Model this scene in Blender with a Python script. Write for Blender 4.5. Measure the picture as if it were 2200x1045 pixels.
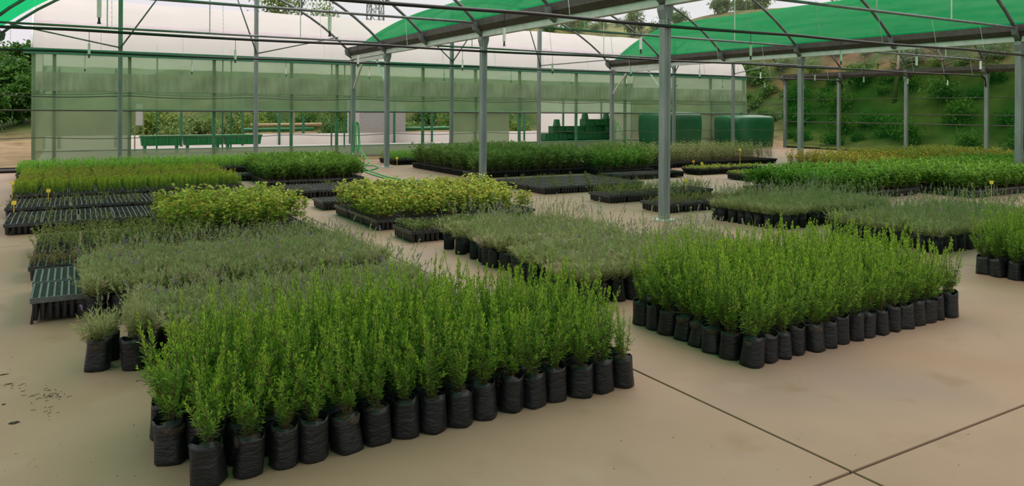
import bpy, math, random
import numpy as np
from mathutils import Vector, Matrix

for o in list(bpy.data.objects): bpy.data.objects.remove(o)
scn = bpy.context.scene
COL = scn.collection

# ------------------------------------------------------------------ camera, sky, sun, exposure
F, YAW, Y0, ROLL, H = 1590., math.radians(30.6), 237., .0058, 1.6     # focal length in px of the 2200 px frame, level camera
cam_d = bpy.data.cameras.new('camera'); cam = bpy.data.objects.new('camera', cam_d); COL.objects.link(cam)
cam_d.sensor_width = 36; cam_d.lens = F / 2200 * 36; cam_d.clip_end = 600; cam_d.clip_start = .05
cam_d.shift_y = -(522.5 - Y0) / 2200
cam.matrix_world = Matrix.Translation((0, 0, H)) @ Matrix.Rotation(-YAW, 4, 'Z') @ Matrix.Rotation(math.pi / 2, 4, 'X') @ Matrix.Rotation(ROLL, 4, 'Z')
scn.camera = cam

world = bpy.data.worlds.new('overcast_sky'); scn.world = world; world.use_nodes = True
wn = world.node_tree; wn.nodes.clear()
w_out = wn.nodes.new('ShaderNodeOutputWorld'); w_bg = wn.nodes.new('ShaderNodeBackground')
w_tc = wn.nodes.new('ShaderNodeTexCoord'); w_no = wn.nodes.new('ShaderNodeTexNoise'); w_ra = wn.nodes.new('ShaderNodeValToRGB')
w_no.inputs['Scale'].default_value = 2.2; w_no.inputs['Detail'].default_value = 3
w_ra.color_ramp.elements[0].position = .3; w_ra.color_ramp.elements[1].position = .75
w_ra.color_ramp.elements[0].color = (.72, .69, .74, 1); w_ra.color_ramp.elements[1].color = (.88, .84, .86, 1)
wn.links.new(w_tc.outputs['Generated'], w_no.inputs['Vector']); wn.links.new(w_no.outputs['Fac'], w_ra.inputs['Fac'])
wn.links.new(w_ra.outputs['Color'], w_bg.inputs['Color']); wn.links.new(w_bg.outputs['Background'], w_out.inputs['Surface'])
w_bg.inputs['Strength'].default_value = 1.0

sun_d = bpy.data.lights.new('veiled_sun', 'SUN'); sun_d.energy = 4.4; sun_d.angle = math.radians(110); sun_d.color = (1, .91, .86)
sun = bpy.data.objects.new('veiled_sun', sun_d); COL.objects.link(sun)
sun.rotation_euler = (math.radians(-12), math.radians(4), 0)

scn.view_settings.view_transform = 'Standard'; scn.view_settings.look = 'None'
scn.view_settings.gamma = 1; scn.view_settings.use_curve_mapping = False
scn.view_settings.exposure = 0.15
scn.cycles.transparent_max_bounces = 24; scn.cycles.max_bounces = 8

# ------------------------------------------------------------------ pixel helpers (a pixel gives a direction; ground / wall plane gives the distance)
def ray(x, y):
    u0, v0 = x - 1100, y - Y0; c, s = math.cos(ROLL), math.sin(ROLL)
    a, b = (u0 * c + v0 * s) / F, -(-u0 * s + v0 * c) / F
    return (math.sin(YAW) + a * math.cos(YAW), math.cos(YAW) - a * math.sin(YAW), b)
def G(x, y, z=0.):
    d = ray(x, y); t = (z - H) / d[2]; return (d[0] * t, d[1] * t)
def on_y(x, y, Y):
    d = ray(x, y); t = Y / d[1]; return (d[0] * t, Y, H + d[2] * t)
def project(X, Y, Z):
    s, c = math.sin(YAW), math.cos(YAW); D = X * s + Y * c; R = X * c - Y * s
    if D < .2: return None
    return (1100 + F * R / D, Y0 + F * (H - Z) / D)
def in_view(X, Y, m=130, z=.3):
    p = project(X, Y, z); return p is not None and -m < p[0] < 2200 + m and p[1] < 1045 + 260

# ------------------------------------------------------------------ materials
def nodes(name):
    m = bpy.data.materials.new(name); m.use_nodes = True; nt = m.node_tree; nt.nodes.clear()
    out = nt.nodes.new('ShaderNodeOutputMaterial'); return m, nt, out
def N(nt, t, **kw):
    n = nt.nodes.new(t)
    for k, v in kw.items(): n.inputs[k.replace('_', ' ')].default_value = v
    return n
def plain(name, c1, c2=None, rough=.6, metal=0., scale=8., bump=0., bscale=40., spec=.5, detail=4, stretch=None):
    m, nt, out = nodes(name); b = N(nt, 'ShaderNodeBsdfPrincipled', Roughness=rough, Metallic=metal); b.inputs['Specular IOR Level'].default_value = spec
    nt.links.new(b.outputs[0], out.inputs[0])
    tc = N(nt, 'ShaderNodeTexCoord'); vec = tc.outputs['Object']
    if stretch:
        mp = N(nt, 'ShaderNodeMapping'); mp.inputs['Scale'].default_value = stretch; nt.links.new(vec, mp.inputs['Vector']); vec = mp.outputs[0]
    if c2 is None: c2 = tuple(x * .8 for x in c1)
    no = N(nt, 'ShaderNodeTexNoise', Scale=scale, Detail=detail); nt.links.new(vec, no.inputs['Vector'])
    r = N(nt, 'ShaderNodeValToRGB'); r.color_ramp.elements[0].position = .35; r.color_ramp.elements[1].position = .68
    r.color_ramp.elements[0].color = (*c1, 1); r.color_ramp.elements[1].color = (*c2, 1)
    nt.links.new(no.outputs['Fac'], r.inputs['Fac']); nt.links.new(r.outputs[0], b.inputs['Base Color'])
    if bump:
        n2 = N(nt, 'ShaderNodeTexNoise', Scale=bscale, Detail=3); nt.links.new(vec, n2.inputs['Vector'])
        bp = N(nt, 'ShaderNodeBump', Strength=bump, Distance=.01); nt.links.new(n2.outputs['Fac'], bp.inputs['Height']); nt.links.new(bp.outputs[0], b.inputs['Normal'])
    return m
def sheet(name, col, clear, tint=(1, 1, 1), trans=.5, scale=1.5, var=.2, gloss=0., stretch=(1, 1, 1)):
    """thin film or woven cloth: part of the light goes straight through, the rest is scattered by the sheet"""
    m, nt, out = nodes(name)
    tr = N(nt, 'ShaderNodeBsdfTransparent'); tr.inputs[0].default_value = (*tint, 1)
    tc = N(nt, 'ShaderNodeTexCoord'); mp = N(nt, 'ShaderNodeMapping'); mp.inputs['Scale'].default_value = stretch
    nt.links.new(tc.outputs['Object'], mp.inputs['Vector'])
    no = N(nt, 'ShaderNodeTexNoise', Scale=scale, Detail=5); nt.links.new(mp.outputs[0], no.inputs['Vector'])
    r = N(nt, 'ShaderNodeValToRGB'); r.color_ramp.elements[0].position = .3; r.color_ramp.elements[1].position = .7
    r.color_ramp.elements[0].color = (*[x * (1 - var) for x in col], 1); r.color_ramp.elements[1].color = (*[min(1, x * (1 + var)) for x in col], 1)
    nt.links.new(no.outputs['Fac'], r.inputs['Fac'])
    df = N(nt, 'ShaderNodeBsdfDiffuse'); tl = N(nt, 'ShaderNodeBsdfTranslucent')
    nt.links.new(r.outputs[0], df.inputs[0]); nt.links.new(r.outputs[0], tl.inputs[0])
    mx = N(nt, 'ShaderNodeMixShader'); mx.inputs[0].default_value = trans
    nt.links.new(df.outputs[0], mx.inputs[1]); nt.links.new(tl.outputs[0], mx.inputs[2]); body = mx.outputs[0]
    if gloss:
        gl = N(nt, 'ShaderNodeBsdfGlossy', Roughness=.35); m3 = N(nt, 'ShaderNodeMixShader'); m3.inputs[0].default_value = gloss
        nt.links.new(body, m3.inputs[1]); nt.links.new(gl.outputs[0], m3.inputs[2]); body = m3.outputs[0]
    m2 = N(nt, 'ShaderNodeMixShader')
    ma = N(nt, 'ShaderNodeMapRange'); ma.inputs['To Min'].default_value = min(1, 1 - clear - .25 * var * (1 - clear)); ma.inputs['To Max'].default_value = min(1, 1 - clear + .25 * var * (1 - clear))
    nt.links.new(no.outputs['Fac'], ma.inputs['Value']); nt.links.new(ma.outputs[0], m2.inputs[0])
    nt.links.new(tr.outputs[0], m2.inputs[1]); nt.links.new(body, m2.inputs[2]); nt.links.new(m2.outputs[0], out.inputs[0])
    return m
def leafmat(name, trans=.3, rough=.55):
    m, nt, out = nodes(name); at = N(nt, 'ShaderNodeAttribute'); at.attribute_name = 'Col'
    b = N(nt, 'ShaderNodeBsdfPrincipled', Roughness=rough); b.inputs['Specular IOR Level'].default_value = .25
    t = N(nt, 'ShaderNodeBsdfTranslucent'); mx = N(nt, 'ShaderNodeMixShader'); mx.inputs[0].default_value = trans
    nt.links.new(at.outputs['Color'], b.inputs['Base Color']); nt.links.new(at.outputs['Color'], t.inputs[0])
    nt.links.new(b.outputs[0], mx.inputs[1]); nt.links.new(t.outputs[0], mx.inputs[2]); nt.links.new(mx.outputs[0], out.inputs[0])
    return m
def concrete():
    m, nt, out = nodes('concrete'); b = N(nt, 'ShaderNodeBsdfPrincipled', Roughness=.62); b.inputs['Specular IOR Level'].default_value = .35; nt.links.new(b.outputs[0], out.inputs[0])
    geo = N(nt, 'ShaderNodeNewGeometry'); v = geo.outputs['Position']
    def noise(s, d=4): n = N(nt, 'ShaderNodeTexNoise', Scale=s, Detail=d); nt.links.new(v, n.inputs['Vector']); return n.outputs['Fac']
    def ramp(f, p0, c0, p1, c1):
        r = N(nt, 'ShaderNodeValToRGB'); e = r.color_ramp.elements; e[0].position = p0; e[1].position = p1; e[0].color = (*c0, 1); e[1].color = (*c1, 1)
        nt.links.new(f, r.inputs['Fac']); return r.outputs[0]
    def mix(f, a, c, t='MIX'):
        x = N(nt, 'ShaderNodeMix'); x.data_type = 'RGBA'; x.blend_type = t
        if isinstance(f, float): x.inputs[0].default_value = f
        else: nt.links.new(f, x.inputs[0])
        nt.links.new(a, x.inputs[6]); 
        if isinstance(c, tuple): x.inputs[7].default_value = (*c, 1)
        else: nt.links.new(c, x.inputs[7])
        return x.outputs[2]
    base = ramp(noise(.9, 5), .32, (0.274, 0.165, 0.114), .660, (0.322, 0.203, 0.151))
    grey = ramp(noise(.55, 3), .5, (0, 0, 0), .72, (1, 1, 1)); c = mix(grey, base, (0.243, 0.159, 0.131))
    st = ramp(noise(2.6, 6), .60, (0, 0, 0), .72, (.55, .55, .55)); c = mix(st, c, (0.207, 0.117, 0.070))
    pale = ramp(noise(1.7, 6), .62, (0, 0, 0), .78, (.5, .5, .5)); c = mix(pale, c, (0.365, 0.254, 0.212))
    oc = ramp(noise(4.2, 3), .70, (0, 0, 0), .78, (.5, .5, .5)); c = mix(oc, c, (0.304, 0.162, 0.073))
    sp = ramp(noise(75, 2), .73, (0, 0, 0), .80, (.4, .4, .4)); c = mix(sp, c, (0.190, 0.126, 0.087))
    nt.links.new(c, b.inputs['Base Color'])
    bp = N(nt, 'ShaderNodeBump', Strength=.12, Distance=.01); nt.links.new(noise(30, 5), bp.inputs['Height']); nt.links.new(bp.outputs[0], b.inputs['Normal'])
    return m
def ground_mat():
    m, nt, out = nodes('sandy_and_grassy_ground'); b = N(nt, 'ShaderNodeBsdfPrincipled', Roughness=.9); b.inputs['Specular IOR Level'].default_value = .1; nt.links.new(b.outputs[0], out.inputs[0])
    at = N(nt, 'ShaderNodeAttribute'); at.attribute_name = 'Col'; geo = N(nt, 'ShaderNodeNewGeometry')
    no = N(nt, 'ShaderNodeTexNoise', Scale=1.3, Detail=8); nt.links.new(geo.outputs['Position'], no.inputs['Vector'])
    r = N(nt, 'ShaderNodeValToRGB'); r.color_ramp.elements[0].position = .3; r.color_ramp.elements[1].position = .7
    r.color_ramp.elements[0].color = (.6, .62, .55, 1); r.color_ramp.elements[1].color = (1.3, 1.25, 1.2, 1)
    nt.links.new(no.outputs['Fac'], r.inputs['Fac'])
    x = N(nt, 'ShaderNodeMix'); x.data_type = 'RGBA'; x.blend_type = 'MULTIPLY'; x.inputs[0].default_value = 1
    nt.links.new(at.outputs['Color'], x.inputs[6]); nt.links.new(r.outputs[0], x.inputs[7]); nt.links.new(x.outputs[2], b.inputs['Base Color'])
    return m

M = dict(
    concrete=concrete(), ground=ground_mat(),
    joint=plain('joint_dirt', (.035, .025, .018), (.06, .04, .028), .95),
    galv=plain('galvanised_steel', (.20, .225, .235), (.29, .31, .315), .5, .35, scale=9, stretch=(1, 1, .15)),
    galv_light=plain('bright_galvanised_steel', (.50, .53, .52), (.62, .64, .62), .45, .3, scale=5),
    dark=plain('dark_weathered_gutter_steel', (.055, .048, .043), (.085, .075, .068), .6, .3),
    tube=plain('grey_steel_tube', (.13, .145, .15), (.20, .215, .22), .5, .4, scale=6),
    black=plain('black_polyethylene', (.006, .006, .0065), (.011, .011, .0115), .45),
    tray=plain('black_tray_plastic', (.014, .014, .017), (.024, .024, .028), .30, spec=.5, scale=30),
    tray_top=plain('sheen_lightened_tray_top_plastic', (.030, .031, .035), (.055, .056, .062), .33, scale=25),  # black ribs coloured paler to carry the sky's sheen on them
    tray_sheen=plain('painted_sheen_legged_tray_top', (.075, .077, .085), (.12, .122, .13), .4, scale=40),  # grey stands for sheen on the black lattice, painted into the colour
    bag=plain('black_grow_bag_film', (.0075, .0078, .009), (.015, .0155, .0175), .40, scale=14, bump=.7, bscale=24, spec=.35, stretch=(1, 1, 2.5)),
    soil=plain('dark_potting_soil', (.030, .019, .012), (.075, .048, .03), .95, scale=60, bump=.6, bscale=90),
    white=plain('white_plastic', (.75, .75, .73), (.68, .68, .66), .5),
    hose=plain('green_hose_rubber', (.02, .33, .09), (.03, .42, .12), .45),
    yellow=plain('yellow_plastic_tag', (.75, .50, .03), (.80, .58, .06), .5),
    orange=plain('orange_plastic_tag', (.80, .28, .02), (.75, .33, .04), .5),
    green_paint=plain('green_painted_steel', (.025, .14, .07), (.035, .17, .09), .5),
    crate=plain('green_crate_plastic', (.012, .13, .04), (.02, .17, .055), .5),
    planter=plain('bright_green_planter_plastic', (.01, .20, .05), (.015, .26, .07), .5),
    tank=plain('green_tank_polyethylene', (.006, .085, .032), (.01, .105, .04), .38, scale=2),
    sheet=plain('pale_ground_sheet', (.38, .36, .35), (.43, .41, .40), .8),
    wall=plain('pale_rendered_wall', (.36, .35, .345), (.41, .40, .395), .85),
    timber=plain('weathered_timber', (.28, .22, .11), (.36, .28, .15), .8, stretch=(1, 1, 6)),
    film=sheet('clear_roof_film', (.62, .66, .60), .94, (.95, .98, .95), .55, 2.0, .5, gloss=.25, stretch=(3, .3, 3)),
    cloth=sheet('green_shade_cloth', (.003, .40, .13), .07, (.25, .9, .45), .72, 3, .06),
    side_net=sheet('dark_green_side_net', (.010, .10, .022), .78, (.34, .56, .27), .5, 1.1, .3, stretch=(1, .5, 1)),
    tun_roof=sheet('white_tunnel_film', (.80, .78, .76), .06, (1, 1, 1), .6, .6, .05),
    tun_side=sheet('green_tinted_tunnel_film', (.25, .37, .215), .36, (.64, .80, .62), .45, .8, .16, stretch=(.5, 1, 1.6)),
    tun_fold=sheet('pale_wrinkled_curtain_film', (.33, .40, .275), .22, (.75, .9, .72), .45, 2.5, .18, stretch=(3, 1, .4)),
    tun_low=sheet('beige_tunnel_film', (.25, .315, .19), .16, (.8, .92, .75), .45, .8, .06, stretch=(.5, 1, .5)),
    leaf=leafmat('living_leaves', .3), bark=plain('brown_bark', (.10, .075, .05), (.16, .12, .08), .9, scale=20),
    board=plain('white_board', (.62, .63, .60), (.58, .6, .57), .6),
    twig=plain('dry_dark_litter', (.03, .02, .013), (.06, .04, .025), .95),
    purple_band=sheet('faint_mauve_film_seam', (.76, .69, .73), .1, (1, 1, 1), .6, 2, .05),
)

# ------------------------------------------------------------------ mesh helpers
ORG = {}                                       # world origin of every empty / object, so that parts can be given in world coordinates
def mesh_np(name, V, faces, mats, C=None, mi=None, smooth=False):
    me = bpy.data.meshes.new(name); V = np.asarray(V, np.float32)
    faces = [np.asarray(f, np.int32) for f in (faces if isinstance(faces, list) else [faces]) if len(f)]
    loops = np.concatenate([f.ravel() for f in faces]); tot = np.concatenate([np.full(len(f), f.shape[1], np.int32) for f in faces])
    st = np.concatenate([[0], np.cumsum(tot)[:-1]]).astype(np.int32)
    me.vertices.add(len(V)); me.vertices.foreach_set('co', V.ravel())
    me.loops.add(len(loops)); me.loops.foreach_set('vertex_index', loops)
    me.polygons.add(len(tot)); me.polygons.foreach_set('loop_start', st); me.polygons.foreach_set('loop_total', tot)
    if smooth: me.polygons.foreach_set('use_smooth', np.ones(len(tot), bool))
    if mi is not None: me.polygons.foreach_set('material_index', np.asarray(mi, np.int32))
    for m in (mats if isinstance(mats, (list, tuple)) else [mats]): me.materials.append(m)
    if C is not None:
        a = me.color_attributes.new('Col', 'FLOAT_COLOR', 'POINT'); C = np.asarray(C, np.float32)
        a.data.foreach_set('color', np.concatenate([C[:, :3], np.ones((len(C), 1), np.float32)], 1).ravel())
    me.update(calc_edges=True); me.validate(); return me
def link(name, data, parent=None, loc=(0, 0, 0), rz=0., sc=None, kind=None):
    o = bpy.data.objects.new(name, data); COL.objects.link(o); o.location = loc
    if rz: o.rotation_euler[2] = rz
    if sc is not None: o.scale = sc if isinstance(sc, (tuple, list)) else (sc, sc, sc)
    if parent is not None: o.parent = parent
    if kind: o['kind'] = kind
    return o
def thing(name, label, cat, loc=(0, 0, 0), rz=0., group=None, kind=None):
    o = link(name, None, None, loc, rz); o.empty_display_size = .05; o['label'] = label
    if cat: o['category'] = cat
    if group: o['group'] = group
    if kind: o['kind'] = kind
    ORG[o] = Vector(loc); return o
def tag(o, label, cat, group=None, kind=None):
    o['label'] = label
    if cat: o['category'] = cat
    if group: o['group'] = group
    if kind: o['kind'] = kind
    return o
class MB:
    def __init__(s): s.v = []; s.f = []; s.sm = True
    def add(s, vs, fs):
        n = len(s.v); s.v += [tuple(v) for v in vs]; s.f += [tuple(i + n for i in f) for f in fs]; return s
    def box(s, c, d, rz=0., rx=0., ry=0.):
        R = Matrix.Rotation(rz, 3, 'Z') @ Matrix.Rotation(ry, 3, 'Y') @ Matrix.Rotation(rx, 3, 'X'); c = Vector(c)
        vs = [c + R @ Vector((x * d[0] / 2, y * d[1] / 2, z * d[2] / 2)) for x in (-1, 1) for y in (-1, 1) for z in (-1, 1)]
        return s.add(vs, [(0, 1, 3, 2), (4, 6, 7, 5), (0, 4, 5, 1), (2, 3, 7, 6), (0, 2, 6, 4), (1, 5, 7, 3)])
    def span(s, a, b): return s.box([(p + q) / 2 for p, q in zip(a, b)], [abs(p - q) for p, q in zip(a, b)])
    def bar(s, a, b, w, h=None, up=(0, 0, 1)):
        """rectangular bar from a to b"""
        a, b = Vector(a), Vector(b); h = h or w; d = (b - a).normalized(); x = d.cross(Vector(up))
        if x.length < 1e-3: x = d.cross(Vector((1, 0, 0)))
        x.normalize(); y = x.cross(d); vs = []
        for p in (a, b):
            for i, j in ((-1, -1), (1, -1), (1, 1), (-1, 1)): vs.append(p + x * i * w / 2 + y * j * h / 2)
        return s.add(vs, [(3, 2, 1, 0), (4, 5, 6, 7)] + [(i, (i + 1) % 4, 4 + (i + 1) % 4, 4 + i) for i in range(4)])
    def tube(s, pts, r, n=8, cap=True):
        pts = [Vector(p) for p in pts]; k = len(pts); rr = r if isinstance(r, (list, tuple)) else [r] * k; vs = []
        d0 = (pts[1] - pts[0]).normalized(); x = d0.orthogonal().normalized()
        for i, p in enumerate(pts):
            d = (pts[min(i + 1, k - 1)] - pts[max(i - 1, 0)]).normalized()
            x = (x - d * x.dot(d)); x = x.normalized() if x.length > 1e-5 else d.orthogonal().normalized(); y = d.cross(x)
            for q in range(n):
                a = 2 * math.pi * q / n; vs.append(p + (x * math.cos(a) + y * math.sin(a)) * rr[i])
        fs = [(i * n + q, i * n + (q + 1) % n, (i + 1) * n + (q + 1) % n, (i + 1) * n + q) for i in range(k - 1) for q in range(n)]
        if cap: fs += [tuple(range(n))[::-1], tuple((k - 1) * n + q for q in range(n))]
        return s.add(vs, fs)
    def loft(s, rings, cap=True):
        n = len(rings[0]); vs = [p for r in rings for p in r]; k = len(rings)
        fs = [(i * n + q, i * n + (q + 1) % n, (i + 1) * n + (q + 1) % n, (i + 1) * n + q) for i in range(k - 1) for q in range(n)]
        if cap: fs += [tuple(range(n))[::-1], tuple((k - 1) * n + q for q in range(n))]
        return s.add(vs, fs)
    def data(s, name, mat, org=(0, 0, 0), smooth=False):
        me = bpy.data.meshes.new(name); o = Vector(org); me.from_pydata([tuple(Vector(v) - o) for v in s.v], [], s.f); me.materials.append(mat)
        if smooth: me.polygons.foreach_set('use_smooth', [True] * len(me.polygons))
        me.update(); return me
    def build(s, name, mat, parent=None, smooth=False, kind=None, at=None):
        """vertices are in world coordinates; the object's origin goes to `at`"""
        po = ORG.get(parent, Vector((0, 0, 0))) if parent is not None else Vector((0, 0, 0)); at = Vector(at) if at is not None else po
        o = link(name, s.data(name, mat, at, smooth), parent, at - po, kind=kind); ORG[o] = at; return o

# ------------------------------------------------------------------ plants as numpy arrays
class PL:
    def __init__(s, seed): s.r = np.random.default_rng(seed); s.V = []; s.F4 = []; s.C = []; s.n = 0
    def _add(s, V, F4, C): s.V.append(V); s.F4.append(F4 + s.n); s.C.append(C); s.n += len(V)
    def needles(s, B, D, L, W, C):
        """one narrow kite per leaf"""
        n = len(B); L = np.broadcast_to(L, n)[:, None]; W = np.broadcast_to(W, n)[:, None]
        D = D / np.linalg.norm(D, axis=1, keepdims=True); S = np.cross(D, s.r.normal(size=(n, 3))); S /= np.linalg.norm(S, axis=1, keepdims=True) + 1e-9
        V = np.stack([B, B + D * L * .45 + S * W / 2, B + D * L, B + D * L * .45 - S * W / 2], 1).reshape(-1, 3)
        F = np.arange(n * 4).reshape(n, 4); s._add(V, F, np.repeat(C, 4, 0))
    def blades(s, B, D, L, W, C, droop=.25, fold=.25):
        """ovate or lance leaf: two folded halves, tip drooping"""
        n = len(B); L = np.broadcast_to(L, n)[:, None]; W = np.broadcast_to(W, n)[:, None]
        D = D / np.linalg.norm(D, axis=1, keepdims=True); up = np.array([0, 0, 1.]) + s.r.normal(size=(n, 3)) * .35
        S = np.cross(D, up); S /= np.linalg.norm(S, axis=1, keepdims=True) + 1e-9; U = np.cross(S, D)
        g = np.array([0, 0, -1.])
        m1 = B + D * L * .3; m2 = B + D * L * .68 + g * L * droop * .35; tip = B + D * L + g * L * droop
        V = np.stack([B, m1 + S * W * .5 + U * W * fold, m2 + S * W * .4 + U * W * fold, tip, m2 - S * W * .4 + U * W * fold, m1 - S * W * .5 + U * W * fold], 1).reshape(-1, 3)
        i = np.arange(n)[:, None] * 6; F = np.concatenate([i + np.array([0, 1, 2, 3]), i + np.array([0, 3, 4, 5])]); s._add(V, F, np.repeat(C, 6, 0))
    def stem(s, P, r0, r1, col):
        P = np.asarray(P); k = len(P); d = P[-1] - P[0]; d = d / (np.linalg.norm(d) + 1e-9); x = np.cross(d, [.3, .9, .1]); x /= np.linalg.norm(x); y = np.cross(d, x)
        rr = np.linspace(r0, r1, k); V = []
        for i in range(k):
            for a in (0, 2.0944, 4.18879): V.append(P[i] + (x * math.cos(a) + y * math.sin(a)) * rr[i])
        F = [(i * 3 + q, i * 3 + (q + 1) % 3, (i + 1) * 3 + (q + 1) % 3, (i + 1) * 3 + q) for i in range(k - 1) for q in range(3)]
        s._add(np.array(V), np.array(F), np.tile(np.array(col), (k * 3, 1)))
    def arr(s): return np.concatenate(s.V), np.concatenate(s.F4), np.clip(np.concatenate(s.C), 0, 1)
    def mesh(s, name): V, Fq, C = s.arr(); return mesh_np(name, V, Fq, M['leaf'], C)
def curve(p0, d, L, k, up, r, wob=.05):
    """a shoot: starts at p0 along d, bends upward by `up`"""
    P = [np.array(p0, float)]; d = np.array(d, float); d /= np.linalg.norm(d)
    for i in range(k):
        d = d + np.array([0, 0, up / k]) + r.normal(size=3) * wob; d /= np.linalg.norm(d); P.append(P[-1] + d * L / k)
    return np.array(P)
def along(P, t):
    """points and tangents on polyline P at t in 0..1"""
    k = len(P) - 1; x = np.clip(t, 0, .9999) * k; i = x.astype(int); f = (x - i)[:, None]
    return P[i] * (1 - f) + P[i + 1] * f, (P[i + 1] - P[i]) / (np.linalg.norm(P[i + 1] - P[i], axis=1, keepdims=True) + 1e-9)
def radial(T, r, n):
    R = np.cross(T, r.normal(size=(n, 3))); return R / (np.linalg.norm(R, axis=1, keepdims=True) + 1e-9)
def lerp(a, b, t): a = np.array(a); b = np.array(b); return a + (b - a) * t[:, None]

def rosemary(seed, h=.48, dens=270, nst=None, lean=.28):
    p = PL(seed); r = p.r; nst = nst or r.integers(7, 11)
    OLD, MID, NEW = (.07, .14, .022), (.155, .30, .03), (.37, .52, .05)
    def clothe(P, L, d=dens, w=.0054, tip=1.):
        n = max(8, int(L * d)); t = np.sort(r.random(n)) ** .9; B, T = along(P, t); R = radial(T, r, n)
        ang = np.radians(62 - 38 * t ** 2 + r.normal(size=n) * 9)[:, None]; D = T * np.cos(ang) + R * np.sin(ang)
        len_ = (.036 - .020 * t ** 3) * r.uniform(.75, 1.15, n)
        tt = np.clip(t + r.normal(size=n) * .12, 0, 1); C = np.where((tt < .6)[:, None], lerp(OLD, MID, tt / .6), lerp(MID, NEW, np.clip((tt - .6) / .4, 0, 1) * tip)) * r.uniform(.8, 1.2, (n, 1))
        p.needles(B, D, len_, w, C)
    for i in range(nst):
        a = 2 * math.pi * (i / nst) + r.normal() * .3; q = r.uniform(.2, 1) * lean; L = h * r.uniform(.6, 1.15) * (1 - .35 * q)
        P = curve((math.cos(a) * .012, math.sin(a) * .012, 0), (math.cos(a) * q * 1.8, math.sin(a) * q * 1.8, 1), L, 7, .55, r, .045)
        p.stem(P, .0035, .0012, (.16, .10, .055)); keep = P.copy(); clothe(P[1:] if i % 3 else P, L)
        for k in range(r.integers(2, 5)):
            t = r.uniform(.05, .5); b, T = along(keep, np.array([t])); R = radial(T, r, 1)[0]; Ls = r.uniform(.05, .15)
            Q = curve(b[0], T[0] * .75 + R * .75, Ls, 3, .7, r, .05); clothe(Q, Ls, dens * 1.0, .0050, .7)
    return p
def lavender(seed, dead=0., stalks=8, dens=1.0, hgt=.15):
    p = PL(seed); r = p.r; n_sh = int(46 * dens ** .5)
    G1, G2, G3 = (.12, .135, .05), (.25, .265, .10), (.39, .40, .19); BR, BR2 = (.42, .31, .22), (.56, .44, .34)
    for i in range(n_sh):
        a = r.random() * 6.283; q = r.random() ** .6; L = hgt * r.uniform(.75, 1.2)
        P = curve((math.cos(a) * .03 * q, math.sin(a) * .03 * q, .005), (math.cos(a) * q * 1.1, math.sin(a) * q * 1.1, 1), L, 4, .5, r, .07)
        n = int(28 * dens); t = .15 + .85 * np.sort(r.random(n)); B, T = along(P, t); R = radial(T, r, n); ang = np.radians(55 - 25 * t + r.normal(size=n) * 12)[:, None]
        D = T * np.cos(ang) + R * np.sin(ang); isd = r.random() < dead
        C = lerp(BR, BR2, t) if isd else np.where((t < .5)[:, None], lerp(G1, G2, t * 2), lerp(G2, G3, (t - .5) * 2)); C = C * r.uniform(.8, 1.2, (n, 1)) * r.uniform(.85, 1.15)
        p.needles(B, D, r.uniform(.026, .048, n), .0056, C)
    for i in range(stalks):
        a = r.random() * 6.283; q = r.uniform(.1, .6); L = r.uniform(.16, .36)
        P = curve((math.cos(a) * .03, math.sin(a) * .03, hgt * .35), (math.cos(a) * q, math.sin(a) * q, 1), L, 5, .1, r, .05); sc = (.28, .36, .12) if r.random() < .8 else (.38, .30, .18)
        p.stem(P, .0017, .0012, sc)
        n = int(16 * dens) + 4; t = r.random(n) * .75; B, T = along(P, t); R = radial(T, r, n); p.needles(B, T * .8 + R * .6, r.uniform(.02, .035, n), .0035, np.tile((.29, .37, .14), (n, 1)) * r.uniform(.8, 1.2, (n, 1)))
        k = r.random()
        if k < .8:
            n = 22; t = 1 - r.random(n) * .16; B, T = along(P, t); R = radial(T, r, n); c = (.36, .25, .44) if k < .10 else ((.36, .38, .20) if k < .58 else (.40, .34, .28))
            p.needles(B, T * .7 + R * .7, .011, .007, np.tile(c, (n, 1)) * r.uniform(.7, 1.3, (n, 1)))
    return p
def leafy(seed, h=.32, cols=((.16, .26, .03), (.27, .40, .045), (.42, .44, .07)), n=26, L=(.035, .065), wr=.62, stems=2, upr=(.1, .6), yel=.07):
    p = PL(seed); r = p.r
    for s_ in range(stems):
        a = r.random() * 6.283; hh = h * r.uniform(.8, 1.15); P = curve((math.cos(a) * .008, math.sin(a) * .008, 0), (math.cos(a) * .15, math.sin(a) * .15, 1), hh, 5, .1, r, .06); p.stem(P, .0025, .0014, (.22, .14, .06))
        m = n // stems; t = .12 + .88 * np.sort(r.random(m)) ** .8; B, T = along(P, t); R = radial(T, r, m); D = R * .9 + T * r.uniform(upr[0], upr[1], (m, 1))
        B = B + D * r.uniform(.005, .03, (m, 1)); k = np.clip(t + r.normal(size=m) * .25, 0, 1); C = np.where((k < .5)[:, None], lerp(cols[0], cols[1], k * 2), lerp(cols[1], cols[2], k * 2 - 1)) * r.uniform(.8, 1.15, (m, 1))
        yl = r.random(m) < yel; C[yl] = (.50, .36, .04); Ls = r.uniform(L[0], L[1], m); p.blades(B, D, Ls, Ls * wr, C)
    return p
def oleander(seed, h=.30, n=34, cols=((.04, .11, .02), (.105, .23, .035), (.21, .36, .06)), L=(.075, .13), wr=.2, stems=3):
    p = leafy(seed, h, cols, n, L, wr, stems, (.5, 1.4), .0); return p
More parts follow.
